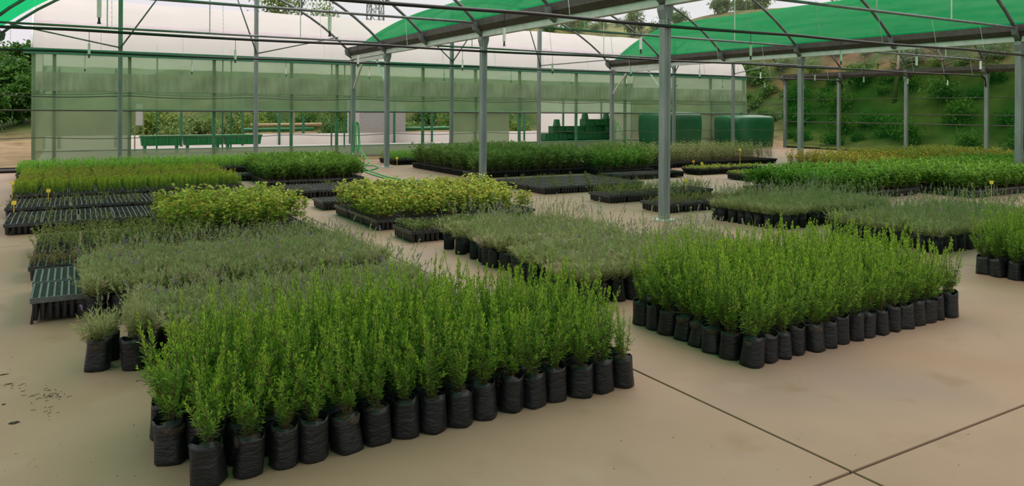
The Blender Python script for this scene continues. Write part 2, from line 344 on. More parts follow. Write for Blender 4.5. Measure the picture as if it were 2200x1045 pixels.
def conifer(seed, h=.16, cols=((.07, .17, .02), (.13, .28, .025), (.20, .36, .04)), n=46, w=.006):
    p = PL(seed); r = p.r; P = curve((0, 0, 0), (0, 0, 1), h, 4, 0, r, .06); p.stem(P, .0016, .001, (.14, .11, .05)); t = .1 + .9 * np.sort(r.random(n)); B, T = along(P, t); R = radial(T, r, n)
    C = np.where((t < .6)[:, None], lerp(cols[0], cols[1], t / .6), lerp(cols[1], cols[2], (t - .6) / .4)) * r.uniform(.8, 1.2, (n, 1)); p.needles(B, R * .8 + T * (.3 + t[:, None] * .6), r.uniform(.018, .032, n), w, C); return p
def wiry(seed, h=.14, n=34, cols=((.12, .16, .04), (.19, .24, .06), (.26, .30, .09))):
    p = PL(seed); r = p.r
    for i in range(4):
        a = r.random() * 6.283; P = curve((0, 0, 0), (math.cos(a) * .45, math.sin(a) * .45, 1), h * r.uniform(.6, 1.3), 4, .1, r, .14); p.stem(P, .0012, .0008, (.26, .19, .10)); m = n // 4
        t = .2 + .8 * r.random(m); B, T = along(P, t); R = radial(T, r, m); C = lerp(cols[0], cols[2], r.random(m)); L = r.uniform(.008, .02, m); p.blades(B, R + T * .3, L, L * .7, C, .1)
    return p
def scatter(arrs, pos, rng, smin=.8, smax=1.15, col=(.85, 1.15), tint=None):
    V, Fq, C, n = [], [], [], 0
    for i, (x, y, z) in enumerate(pos):
        v, f, c = arrs[rng.integers(len(arrs))]; a = rng.random() * 6.283; s = rng.uniform(smin, smax); ca, sa = math.cos(a) * s, math.sin(a) * s
        V.append(np.stack([v[:, 0] * ca - v[:, 1] * sa + x, v[:, 0] * sa + v[:, 1] * ca + y, v[:, 2] * s + z], 1)); Fq.append(f + n); k = rng.uniform(*col); cc = c * k
        if tint is not None and rng.random() < tint[1]: cc = cc * np.array(tint[0])
        C.append(cc); n += len(v)
    return np.concatenate(V), np.concatenate(Fq), np.clip(np.concatenate(C), 0, 1)

# ------------------------------------------------------------------ floor: concrete slabs with open joints
rng = random.Random(4)
floor = thing('floor', 'beige stained concrete floor in big slabs with dark joints', None, (0, 0, 0), kind='structure')
MB().span((-2.25, -4, -.25), (27.9, 22.6, -.03)).build('joint_bed', M['joint'], floor)
XS = [-2.2, 2.985, 8.1, 13.2, 18.3, 23.2, 27.85]
for i in range(len(XS) - 1):
    YS = [-4, 2.057, 10.25, 14.75, 22.5] if i == 0 else [-4, 2.057, 8.15, 14.2, 20.3, 22.5]
    for j in range(len(YS) - 1):
        g = .0045; x0, x1, y0, y1 = XS[i] + g, XS[i + 1] - g, YS[j] + g, YS[j + 1] - g; m = MB()
        e = .005                                                   # worn, rounded arris
        top = [(x0 + e, y0 + e, 0), (x1 - e, y0 + e, 0), (x1 - e, y1 - e, 0), (x0 + e, y1 - e, 0)]; mid = [(x0 + .003, y0 + .003, -.004), (x1 - .003, y0 + .003, -.004), (x1 - .003, y1 - .003, -.004), (x0 + .003, y1 - .003, -.004)]; bot = [(x0, y0, -.15), (x1, y0, -.15), (x1, y1, -.15), (x0, y1, -.15)]
        m.loft([bot, mid, top]).build('slab', M['concrete'], floor)

# ------------------------------------------------------------------ terrain: sand yard, back hill, steep hill beside the side wall
def hill_z(X, Y):
    sm = lambda t: np.clip(t, 0, 1) ** 2 * (3 - 2 * np.clip(t, 0, 1))
    w = np.sin(X * .31 + Y * .17) * .5 + np.sin(X * .13 - Y * .29 + 1.3) * .6 + np.sin(X * .7 + 2) * np.sin(Y * .6) * .25
    right = sm((X - 29.2 - .04 * np.maximum(0, Y - 22)) / 17) * 9.2
    back = sm((Y - 37) / 20) * np.clip(1.5 + .22 * (X + 6), .6, 8.5)
    z = np.maximum(right, back) + np.minimum(right, back) * .15
    return -.06 + z + w * np.clip(z, 0, 1.5) * .35
nx, ny = 150, 130
gx = np.linspace(-60, 95, nx); gy = np.linspace(-25, 110, ny); XX, YY = np.meshgrid(gx, gy, indexing='ij'); ZZ = hill_z(XX, YY)
V = np.stack([XX, YY, ZZ], -1).reshape(-1, 3); idx = np.arange(nx * ny).reshape(nx, ny)
Fq = np.stack([idx[:-1, :-1], idx[1:, :-1], idx[1:, 1:], idx[:-1, 1:]], -1).reshape(-1, 4)
r_ = np.random.default_rng(3); nz = np.sin(V[:, 0] * .9 + 1.7 * np.sin(V[:, 1] * .5)) * np.sin(V[:, 1] * .8 + 1.2 * np.sin(V[:, 0] * .43)) + r_.normal(size=len(V)) * .35
SAND, GRASS, DRY, EARTH = np.array((.20, .15, .085)), np.array((.032, .062, .013)), np.array((.075, .08, .026)), np.array((.11, .07, .032))
hz = np.clip((V[:, 2] + .02) / .6, 0, 1)[:, None]; veg = np.where((nz > .35)[:, None], DRY, GRASS); veg = np.where(((nz < -.35) & (V[:, 0] > 30) & (V[:, 2] > 2.6) & (V[:, 2] < 7.5))[:, None], EARTH, veg)
far = ((V[:, 1] > 33) & (V[:, 0] < 1.) & (V[:, 0] < -4 + 0 * V[:, 1]))[:, None]
crest = np.clip((V[:, 2] - 5.5) / 2, 0, 1)[:, None]; veg = veg * (1 - crest) + np.array((.13, .14, .05)) * (.7 + .5 * (nz[:, None] > 0)) * crest; C = SAND * (1 - hz) + veg * hz; C = np.where(far & (hz < .5), GRASS * .6 + SAND * .4, C)
gob = link('ground', mesh_np('ground', V, Fq, M['ground'], C, smooth=True)); tag(gob, 'sandy yard rising into a grassy brown hillside around the greenhouse', None, kind='structure')

# ------------------------------------------------------------------ greenhouse frame
GX = [-1.75, 7.45, 17.6, 27.4]; WALL_Y = 22.3; FR = [22.3, 19.4, 16.6, 13.8, 11.0, 8.2, 5.4, 2.6, -.2, -3.0]; Y_FRONT = -3.2; ZG = 3.38
def arch_z(x, x0, x1, rise=1.9, base=ZG):
    w = (x1 - x0) / 2; R = (w * w + rise * rise) / (2 * rise); u = x - (x0 + x1) / 2; return base + rise - R + math.sqrt(max(0, R * R - u * u))
def arch_pts(x0, x1, y, n=22, lift=0., a=0., b=1.):
    return [(x0 + (x1 - x0) * (a + (b - a) * i / n), y, arch_z(x0 + (x1 - x0) * (a + (b - a) * i / n), x0, x1) + lift) for i in range(n + 1)]
def post(x, y, top, label, group, w=.12, plate=True, cap=True, name='steel_post'):
    t = thing(name, label, 'post', (x, y, 0), group=group); h = w / 2; m = MB()
    rings = []                                                     # channelled square tube: a shallow groove down each face
    for z in (0, top):
        rings.append([(x + a, y + b, z) for a, b in ((-h, -h), (-h * .25, -h), (-h * .2, -h * .86), (h * .2, -h * .86), (h * .25, -h), (h, -h), (h, h), (h * .25, h), (h * .2, h * .86), (-h * .2, h * .86), (-h * .25, h), (-h, h))])
    m.loft(rings).build('shaft', M['galv'], t)
    if plate:
        MB().box((x, y, .008), (.26, .26, .016)).build('base_plate', M['galv_light'], t)
        for a in (-.1, .1):
            for b in (-.1, .1): MB().tube([(x + a, y + b, .016), (x + a, y + b, .036)], .011, 6).build('anchor_bolt', M['galv_light'], t)
    if cap:
        c = MB(); c.loft([[(x - h - .004, y - h - .004, top - .2), (x + h + .004, y - h - .004, top - .2), (x + h + .004, y + h + .004, top - .2), (x - h - .004, y + h + .004, top - .2)], [(x - .095, y - h - .012, top - .07), (x + .095, y - h - .012, top - .07), (x + .095, y + h + .012, top - .07), (x - .095, y + h + .012, top - .07)], [(x - .095, y - h - .012, top), (x + .095, y - h - .012, top), (x + .095, y + h + .012, top), (x - .095, y + h + .012, top)]]); c.build('gutter_bracket', M['galv'], t)
    return t
PL1 = {8.2: 'grey square steel post with base plate beside the grey-green lavender bags', 13.8: 'grey square steel post behind the yellow-green leafy seedlings',
       19.4: 'grey square steel post with base plate on bare floor by the coiled hose', 22.3: 'grey square steel post with a green hose hung on it'}
for y in (22.3, 19.4, 13.8, 8.2, 2.6): post(GX[1], y, 3.15, PL1.get(y, 'grey square steel post under the middle gutter'), 'posts under the first gutter')
for y in (22.3, 19.4, 13.8, 8.2, 2.6): post(GX[2], y, 3.15, {22.3: 'grey steel post with a green hose hanging beside the crate heap', 13.8: 'grey steel post beside the trays with yellow-green sprigs'}.get(y, 'grey steel post under the gutter between the second and third roof spans'), 'posts under the second gutter')
for y in (19.4, 13.8, 8.2, 2.6): post(GX[0], y, 3.15, 'grey steel post under the outermost gutter by the sandy yard', 'posts under the outer gutter')
for y in (22.3, 19.6, 16.7, 13.8, 11., 8.2): post(GX[3], y, 2.98, 'grey steel post standing in the dark green net side wall', 'side wall posts', .11, plate=False)
WP = [1.05, 4.54, 10.84, 14.31, 20.75, 24.1]
for x in WP:
    u0, u1 = [(a, b) for a, b in zip(GX, GX[1:]) if a < x < b][0]
    post(x, WALL_Y, arch_z(x, u0, u1) - .04, 'tall slim grey steel post of the end wall reaching the roof arch', 'end wall posts', .105, cap=False)

def gutter(x, y0, y1, z, label, flange=True):
    t = thing('roof_gutter', label, 'gutter', (x, y0, z)); w = .17; m = MB()
    prof = [(-.10, 0), (.10, 0), (w, .10), (w, .24), (w - .02, .24), (w - .02, .11), (.09, .02), (-.09, .02), (-w + .02, .11), (-w + .02, .24), (-w, .24), (-w, .10)]
    m.loft([[(x + a, y, z + b) for a, b in prof] for y in (y0, y1)]).build('channel', M['dark'], t)
    if flange:
        ys = sorted([f for f in (2.6, 8.2, 13.8, 19.4, 22.3) if y0 <= f <= y1]); ys = [y0] + ys
        for a, b in zip(ys, ys[1:]):
            MB().span((x - .065, a + .07, z - .125), (x + .065, b - .07, z - .005)).build('gutter_beam', M['galv_light'], t)
    for f in FR:
        if y0 < f < y1:
            for sx in (-1, 1):
                MB().loft([[(x + sx * .06, f - .05, z - .10), (x + sx * .24, f - .05, z + .02), (x + sx * .27, f - .05, z + .17), (x + sx * .12, f - .05, z + .20)], [(x + sx * .06, f + .05, z - .10), (x + sx * .24, f + .05, z + .02), (x + sx * .27, f + .05, z + .17), (x + sx * .12, f + .05, z + .20)]]).build('arch_foot', M['tube'], t)
    return t
gutter(GX[0], Y_FRONT, 22.5, 3.27, 'long dark steel roof gutter at the outer edge by the sandy yard', False)
gutter(GX[1], Y_FRONT, 22.5, 3.27, 'long dark steel roof gutter carried by the posts beside the seedling beds')
gutter(GX[2], Y_FRONT, 22.5, 3.27, 'long dark steel roof gutter over the bright green lobed plants')
gutter(GX[3], Y_FRONT, 22.5, 3.02, 'dark steel gutter along the top of the green net side wall', False)
for s in range(3):
    nm = ('first roof span over the rosemary', 'middle roof span', 'roof span next to the hillside')[s]
    for f in FR:
        x0, x1 = GX[s], GX[s + 1]; t = thing('roof_arch', f'curved grey steel tube arch of the {nm}', 'roof arch', (x0, f, ZG), group=f'arches of the {nm}')
        MB().tube(arch_pts(x0 + .12, x1 - .12, f), .036, 8).build('arch_tube', M['tube'], t, smooth=True)
        if f in (22.3, 19.4, 13.8, 8.2, 2.6) :
            zt = 3.44
            if f < 22: MB().tube([(x0 + .18, f, zt), (x1 - .18, f, zt)], .026, 8).build('tie_bar', M['tube'], t, smooth=True)
            if f < 22:
                for fx in (.26, .5, .74):
                    x = x0 + (x1 - x0) * fx; MB().tube([(x, f, zt), (x, f, arch_z(x, x0, x1))], .013, 6).build('hanger_rod', M['galv_light'], t)
    # ridge tube
    xm = (GX[s] + GX[s + 1]) / 2; o = MB().tube([(xm, Y_FRONT, arch_z(xm, GX[s], GX[s + 1]) - .06), (xm, 22.4, arch_z(xm, GX[s], GX[s + 1]) - .06)], .022, 8).build('ridge_tube', M['tube'], None, True, at=(xm, Y_FRONT, 5.2)); tag(o, f'straight grey steel ridge tube along the crown of the {nm}', 'tube')
# diagonal struts from the end wall posts to the arch
for x, ends in ((1.05, ((2.35, 1), (-1.4, 1))), (4.54, ((3.85, 1), (6.95, 1))), (10.84, ((9.3, 1), (12.3, 1))), (14.31, ((13.6, 1), (17.4, .4))), (20.75, ((19.2, 1), (22.2, 1))), (24.1, ((23.4, 1), (26.9, 1)))):
    u0, u1 = [(a, b) for a, b in zip(GX, GX[1:]) if a < x < b][0]
    for xe, q in ends:
        o = MB().tube([(x, WALL_Y - .08, 3.2), (xe, WALL_Y - .06, arch_z(xe, u0, u1) - .02)], .02, 8).build('diagonal_strut', M['tube'], None, True, at=(x, WALL_Y - .08, 3.2)); tag(o, 'thin grey diagonal strut from an end wall post up to the last arch', 'strut', 'end wall struts')
# braced bay at the end of the two inner gutters
for x, nm in ((GX[1], 'by the hung green hose'), (GX[2], 'in front of the crate heap')):
    t = thing('bay_brace', f'galvanised cross beam with two knee braces {nm}', 'brace', (x, 19.4, 3.05))
    MB().span((x - .035, 19.46, 3.03), (x + .035, 22.24, 3.12)).build('cross_beam', M['galv_light'], t)
    MB().bar((x, 21.4, 3.04), (x, 22.24, 2.25), .05).build('knee_brace', M['galv_light'], t); MB().bar((x, 20.25, 3.04), (x, 19.46, 2.3), .05).build('knee_brace', M['galv_light'], t)

# rails and wires of the open end wall
t = thing('wall_back', 'open end wall with a dark steel rail and thin wires between posts', None, (0, WALL_Y + .08, 0), kind='structure')
MB().tube([(-2.2, WALL_Y + .085, 1.53), (12, WALL_Y + .085, 1.52), (27.3, WALL_Y + .085, 1.50)], .019, 6).build('rail', M['dark'], t)
for z0, r in ((1.93, .012), (.84, .010), (2.0, .007)):
    pts = []
    for i in range(60): x = -2.2 + 29.5 * i / 59; pts.append((x, WALL_Y + .078, z0 - .06 * abs(math.sin(x * .97 + z0)) - (.0 if z0 > 1 else .0)))
    MB().tube(pts, r, 5).build('wire', M['dark'], t)
for dz in (.05, .13):
    MB().tube([(-2.2 + i * .8, WALL_Y + .20 + .02 * math.sin(i * 1.7 + dz * 30), .022 + dz * .25 + .012 * math.sin(i * 2.1)) for i in range(13)], .018, 6).build('floor_pipe', M['black'], t)
# net side wall
t = thing('wall_right', 'dark green net side wall with the hillside showing through', None, (27.5, 0, 0), kind='structure')
nyq, nzq = 60, 8; V, Fq = [], []
for i in range(nyq + 1):
    for j in range(nzq + 1):
        y = 2.5 + 19.9 * i / nyq; z = .02 + 3.02 * j / nzq; V.append((.04 + .02 * math.sin(y * 2.3 + z) * math.sin(z * 1.1), y, z))
for i in range(nyq):
    for j in range(nzq): a = i * (nzq + 1) + j; Fq.append((a, a + nzq + 1, a + nzq + 2, a + 1))
link('net', mesh_np('net', V, np.array(Fq), M['side_net'], smooth=True), t)
for z, r in ((1.52, .016), (1.16, .022), (2.14, .014), (.2, .012)): MB().tube([(27.49, 2.5, z), (27.49, 22.3, z)], r, 6).build('rail', M['dark'], t)
MB().span((27.46, 2.5, .0), (27.58, 22.3, .07)).build('base_hem', M['black'], t)

# roof skins: clear film on the far-facing half, green shade cloth on the other half of each span
ceil = thing('ceiling', 'arched roof skins, clear film and green shade cloth', None, (0, 0, 3.4), kind='structure')
for s in range(3):
    x0, x1 = GX[s], GX[s + 1]
    for nm, a, b, mat, lift in (('shade_cloth', .012, .515, 'cloth', .052), ('roof_film', .5, .985, 'film', .045)):
        n = 20; A = arch_pts(x0, x1, 0, n, lift, a, b); V, Fq = [], []; ys = np.linspace(Y_FRONT, 22.32, 40)
        for iy, y in enumerate(ys):
            for (x, _, z) in A: V.append((x, y, z - 3.4 - .012 * abs(math.sin((y - .2) / 2.8 * math.pi))))
        for iy in range(len(ys) - 1):
            for i in range(n): q = iy * (n + 1) + i; Fq.append((q, q + 1, q + n + 2, q + n + 1))
        link(nm, mesh_np(nm, V, np.array(Fq), M[mat], smooth=True), ceil)

# ------------------------------------------------------------------ irrigation lines: black pipe on chains with hanging misters
MX = [.2 + 2.235 * i for i in range(13)]
wt = MB().tube([(0, 0, -.36), (0, 0, -.19)], .020, 8).data('weight', M['white']); nz_ = MB().tube([(0, 0, -.42), (0, 0, -.40), (0, 0, -.36)], [.020, .012, .010], 8).data('nozzle', M['black']); cd = MB().tube([(0, 0, -.19), (0, 0, 0)], .0042, 5).data('mister', M['black'])
for y, z, nm in ((19.4, 2.86, 'nearest the white tunnel'), (13.8, 2.84, 'over the trays in mid house'), (8.2, 2.84, 'over the lavender')):
    t = thing('irrigation_line', f'black overhead irrigation pipe {nm} with hanging white misters', 'irrigation pipe', (0, y, z)); xe = 26.9 if y > 9 else 27.2
    pts = [(-2.2 + (xe + 2.2) * i / 70, y - .1, z + .045 * (i / 70) - .022 * abs(math.sin((-2.2 + (xe + 2.2) * i / 70) * .62))) for i in range(71)]
    if y < 20: pts += [(27.15, y - .06, z - .03), (27.28, y - .02, z - .14), (27.32, y, z - .32)]
    MB().tube(pts, .025, 7).build('pipe', M['black'], t, True)
    for k, x in enumerate(MX):
        if x < xe: 
            mz = .045 * ((x + 2.2) / (xe + 2.2)) - .02; rz_ = rng.random() * 6; a = link('mister', cd, t, (x, -.1, mz), rz_); link('weight', wt, a); link('nozzle', nz_, a)
    x = -1.2
    while x < xe - .3:
        ch = MB(); zz = z + .02; k = 0
        while zz < 3.42: ch.bar((x, y - .1 + .1 * (zz - z) / .58, zz), (x, y - .1 + .1 * (zz + .045 - z) / .58, zz + .045), .008 if k % 2 else .003, .003 if k % 2 else .008); zz += .04; k += 1
        ch.build('hanger_chain', M['galv_light'], t); x += 1.72

# ------------------------------------------------------------------ white polytunnel behind the end wall
TY, TX0, TX1, TW = 25.0, -1.05, 27.9, 8.4
tun = thing('polytunnel', 'long white film polytunnel with roll-up sage side curtain behind the end wall', 'polytunnel', (TX0, TY, 0))
def sheet_xz(name, x0, x1, z0, z1, mat, y, amp=.02, nxm=3, nz=6, parent=tun, roll=0.):
    n = max(2, int((x1 - x0) * nxm)); V, Fq = [], []
    for i in range(n + 1):
        for j in range(nz + 1):
            x = x0 + (x1 - x0) * i / n; z = z0 + (z1 - z0) * j / nz
            V.append((x - TX0, y - TY + amp * math.sin(x * 5.3 + math.sin(z * 4)) * math.sin(z * 2.1 + x * .8), z))
    for i in range(n):
        for j in range(nz): a = i * (nz + 1) + j; Fq.append((a, a + nz + 1, a + nz + 2, a + 1))
    return link(name, mesh_np(name, V, np.array(Fq), M[mat], smooth=True), parent)
sheet_xz('bottom_film', TX0, TX1, 0, .34, 'tun_low', TY)
for a, b in ((TX0, 1.45), (12.12, 14.66), (19.85, TX1)): sheet_xz('lowered_curtain', a, b, .34, 1.53, 'tun_low', TY, .015)
sheet_xz('raised_curtain', TX0, TX1, 1.53, 3.15, 'tun_side', TY - .02, .045, 5, 12)
sheet_xz('wrinkled_curtain_fold', TX0 + .1, TX1 - .1, 2.08, 2.62, 'tun_fold', TY - .07, .05, 8, 8)
MB().tube([(1.4, TY - .05, 1.53), (TX1, TY - .05, 1.50)], .035, 8).build('curtain_roll', M['green_paint'], tun, True)
MB().span((TX0 - .2, TY - .06, 3.13), (TX1, TY + .04, 3.30)).build('eaves_beam', M['green_paint'], tun)
for z in (.34, 2.1): MB().tube([(TX0, TY + .03, z), (TX1, TY + .03, z)], .018, 6).build('side_rail', M['green_paint'], tun)
for y in (TY + .08, TY + TW):
    for x in (-1.0, -.5, 1.43, 3.82, 6.25, 7.8, 11.02, 13.2, 15.17, 17.92, 20.5, 23., 25.6, 27.8): MB().span((x - .045, y - .045, 0), (x + .045, y + .045, 3.15)).build('tunnel_post', M['green_paint'], tun)
for x in (2.54, 4.75, 5.05, 7.97 + .9, 9.4): MB().span((x - .025, TY + TW * .5 - .025, 0), (x + .025, TY + TW * .5 + .025, 3.9)).build('inner_post', M['green_paint'], tun)
def tz(u): return 3.2 + 2.05 * math.sqrt(max(0, 1 - (2 * u - 1) ** 2)) ** 1.15
n, ns = 20, 60; V, Fq = [], []
for i in range(ns + 1):
    x = (TX1 - TX0) * i / ns
    for j in range(n + 1): u = .5 - .5 * math.cos(math.pi * j / n); V.append((x, u * TW, tz(u) - .03 * abs(math.sin(i / ns * math.pi * 12))))
for i in range(ns):
    for j in range(n): a = i * (n + 1) + j; Fq.append((a, a + n + 1, a + n + 2, a + 1))
link('roof_film', mesh_np('roof_film', V, np.array(Fq), M['tun_roof'], smooth=True), tun)
for xx in (TX0, TX1):
    V = [(xx - TX0, u * TW, z) for u in [.5 - .5 * math.cos(math.pi * j / 16) for j in range(17)] for z in (tz(u),)]; Vb = [(v[0], v[1], 2.4 if xx > 5 else 2.6) for v in V]
    link('gable_film', mesh_np('gable_film', V + Vb, np.array([(j, j + 1, 17 + j + 1, 17 + j) for j in range(16)]), M['tun_roof'], smooth=True), tun)
    MB().tube([(xx, TY + (.5 - .5 * math.cos(math.pi * j / 20)) * TW, tz(.5 - .5 * math.cos(math.pi * j / 20)) + .01) for j in range(21)], .03, 7).build('gable_hoop', M['galv_light'], tun, True)
MB().span((TX0 + .1, TY + .3, -.05), (TX1 - .1, TY + TW - .3, .02)).build('ground_sheet', M['sheet'], tun)
V = []
for x in np.linspace(0, TX1 - TX0, 40): V += [(x, .055 * TW, tz(.055) + .025), (x, .070 * TW, tz(.070) + .025)]
link('film_seam', mesh_np('film_seam', V, np.array([(2 * i, 2 * i + 2, 2 * i + 3, 2 * i + 1) for i in range(39)]), M['purple_band'], smooth=True), tun)
sheet_xz('far_bottom_film', TX0, TX1, 0, .5, 'tun_roof', TY + TW)
sheet_xz('far_curtain', TX0, TX1, 2.1, 3.2, 'tun_side', TY + TW)
sheet_xz('far_lowered_curtain', on_y(1158, 260, TY + TW)[0], TX1, .5, 2.1, 'tun_roof', TY + TW)

# things inside the tunnel and behind it
def crate_mesh(w, d, h, mat):
    m = MB(); t_ = .03
    m.box((0, 0, .02), (w, d, .04))
    for sx in (-1, 1): m.box((sx * (w / 2 - t_ / 2), 0, h / 2), (t_, d, h)); m.box((0, sx * (d / 2 - t_ / 2), h / 2), (w - 2 * t_, t_, h))
    for z in (.3, .62, .95):
        for sx in (-1, 1): m.box((sx * (w / 2 + .008), 0, h * z), (.016, d + .03, .04)); m.box((0, sx * (d / 2 + .008), h * z), (w + .03, .016, .04))
    for sx in (-1, -.33, .33, 1): m.box((sx * (w / 2 - .01), -d / 2 - .008, h / 2), (.03, .016, h)); m.box((sx * (w / 2 - .01), d / 2 + .008, h / 2), (.03, .016, h))
    return m.data('crate_body', mat)
cm = crate_mesh(.6, .4, .3, M['crate']); r2 = random.Random(8)
cols_ = [(x, h) for x, h in zip([on_y(1178 + 21 * k, 280, 26.4)[0] for k in range(7)], (2, 3, 3, 3, 4, 4, 4))]
for i, (x, h) in enumerate(cols_):
    for k in range(h):
        lab = 'dark green plastic crate in the tall stacks inside the tunnel'
        o = link('plastic_crate', cm, None, (x + r2.uniform(-.03, .03), 26.4 + r2.uniform(-.08, .08), .02 + .3 * k), r2.uniform(-.12, .12)); tag(o, lab, 'crate', 'crates stacked in the tunnel')
for i, (x, y, z, rx) in enumerate(((on_y(1196, 265, 26.3)[0], 26.3, .92, .5), (on_y(1258, 265, 26.3)[0], 26.35, 1.22, .2), (on_y(1302, 265, 26.3)[0], 26.3, 1.22, -.1))):
    pot = MB(); pot.loft([[(.16 * q * math.cos(a), .16 * q * math.sin(a), zz) for a in [2 * math.pi * k / 12 for k in range(12)]] for q, zz in ((1, 0), (1.02, .03), (.72, .3))]).tube([(0, 0, .02), (0, 0, .0)], .17, 12)
    o = link('upturned_pot', pot.data('upturned_pot', M['crate']), None, (x, y, z), 0); tag(o, 'upturned dark green pot standing on top of the stacked crates', 'pot', 'pots on the crate stacks')
for i in range(5):
    o = link('low_crate', crate_mesh(.5, .35, .16, M['crate']), None, (on_y(1108 + 18 * (i % 3), 297, 27.6)[0], 27.6 + .45 * (i // 3), .02), .2 * i); tag(o, 'low dark green crate lying on the pale tunnel floor', 'crate', 'low crates on the tunnel floor')
for i, x in enumerate((2.6, 3.95, 5.3)):
    t = thing('long_planter', 'bright green long planter trough inside the tunnel', 'planter', (x, 28.4, 0), group='planter troughs in the tunnel'); m = MB(); w, d = 1.3, .5
    m.loft([[(x - w / 2 + .04, 28.2, .30), (x + w / 2 - .04, 28.2, .30), (x + w / 2 - .04, 28.6, .30), (x - w / 2 + .04, 28.6, .30)], [(x - w / 2, 28.15, .62), (x + w / 2, 28.15, .62), (x + w / 2, 28.65, .62), (x - w / 2, 28.65, .62)]]); m.build('trough', M['planter'], t)
    MB().span((x - w / 2 - .02, 28.12, .60), (x + w / 2 + .02, 28.68, .65)).build('rim', M['planter'], t)
    for k in range(4): xx = x - w / 2 + .12 + k * (w - .24) / 3; MB().span((xx - .025, 28.13, .32), (xx + .025, 28.17, .6)).build('rib', M['planter'], t)
    for xx in (x - .5, x + .5): MB().span((xx - .04, 28.25, .0), (xx + .04, 28.55, .31)).build('foot', M['planter'], t)
t = thing('notice_board', 'white blank board on two legs at the tunnel side', 'board', (on_y(298, 260, 29.5)[0], 29.5, 0)); bx0, bx1 = on_y(291, 260, 29.5)[0], on_y(307, 260, 29.5)[0]
MB().span((bx0, 29.48, .98), (bx1, 29.52, 1.75)).build('panel', M['board'], t)
for x in (bx0 - .02, bx1 + .02): MB().span((x - .02, 29.47, 0), (x + .02, 29.53, 1.8)).build('leg', M['timber'], t)
t = thing('storage_shed', 'pale rendered shed wall seen through the tunnel opening', 'shed', (on_y(820, 270, 34.2)[0], 34.2, 0)); sx0, sx1 = on_y(772, 270, 34.2)[0], on_y(871, 270, 34.2)[0]
MB().span((sx0, 34.2, -.1), (sx1, 36.0, 2.2)).build('walls', M['wall'], t); MB().span((sx0 - .1, 34.1, 2.2), (sx1 + .1, 36.1, 2.3)).build('roof', M['sheet'], t); MB().span((sx0 - .02, 34.17, 0), (sx1 + .02, 34.2, .12)).build('plinth', M['sheet'], t)
for i, (x, z) in enumerate(((8.1, .2), (8.3, .42), (8.2, .64), (8.6, .84), (15.6, .2), (15.7, .42), (15.6, .62))):
    o = MB().tube([(x - 1.7, 34.6 + .1 * i, z), (x + 1.5, 34.5 + .1 * i, z + .03)], .09, 8).build('timber_pole', M['timber'] if i % 2 else M['crate'], None, True, at=(x, 34.6, z)); tag(o, 'long pole lying in the stack beside the pale shed', 'pole', 'poles stacked behind the tunnel')
for i, x in enumerate((6.9, 8.0, 9.1)): o = MB().span((x - .05, 34.25, -.05), (x + .05, 34.35, 1.3)).build('stake_post', M['green_paint'], None, at=(x, 34.3, 0)); tag(o, 'green upright stake holding the pole stack behind the tunnel', 'stake', 'stakes of the pole stack')
o = MB().span((8.55, 34.0, -.05), (8.63, 34.08, 1.5)).build('timber_stake', M['timber'], None, at=(8.6, 34, 0)); tag(o, 'pale timber stake standing beside the pole stack', 'stake')

# two green water tanks between the end wall and the tunnel
def tank(cx, cy, w, d, h, label):
    t = thing('water_tank', label, 'water tank', (cx, cy, 0)); n = 40; rings = []
    for z, q in ((0, .93), (.06, .96), (.5, .985), (h * .55, 1.), (h * .8, 1.0), (h * .93, .985), (h * .975, .95), (h, .86), (h + .05, .55), (h + .06, .2)):
        ring = []
        for k in range(n):
            a = 2 * math.pi * k / n; c, s = math.cos(a), math.sin(a); e = 2 / 4.5
            ring.append((cx + w / 2 * q * math.copysign(abs(c) ** e, c), cy + d / 2 * q * math.copysign(abs(s) ** e, s), z))
        rings.append(ring)
    MB().loft(rings).build('shell', M['tank'], t, True)
    MB().tube([(cx, cy, h + .04), (cx, cy, h + .12)], .22, 16).build('lid', M['tank'], t); MB().tube([(cx - .5, cy - .3, h + .03), (cx - .5, cy - .3, h + .16)], .05, 10).build('vent', M['tank'], t); MB().tube([(cx + .3, cy, h + .1), (cx + .3, cy, h + .3), (cx + .36, cy, h + .32)], .03, 8).build('inlet_valve', M['black'], t)
    MB().tube([(cx - w * .2, cy - d / 2 - .06, .12), (cx - w * .2, cy - d / 2 + .05, .12)], .05, 10).build('outlet', M['black'], t)
tank(21.85, 23.72, 2.35, 2.0, 1.52, 'big dark green rounded water tank near the crate heap, with an inlet valve on top')
tank(26.35, 23.72, 2.35, 2.0, 1.40, 'big dark green rounded water tank at the tunnel corner beside the hillside')

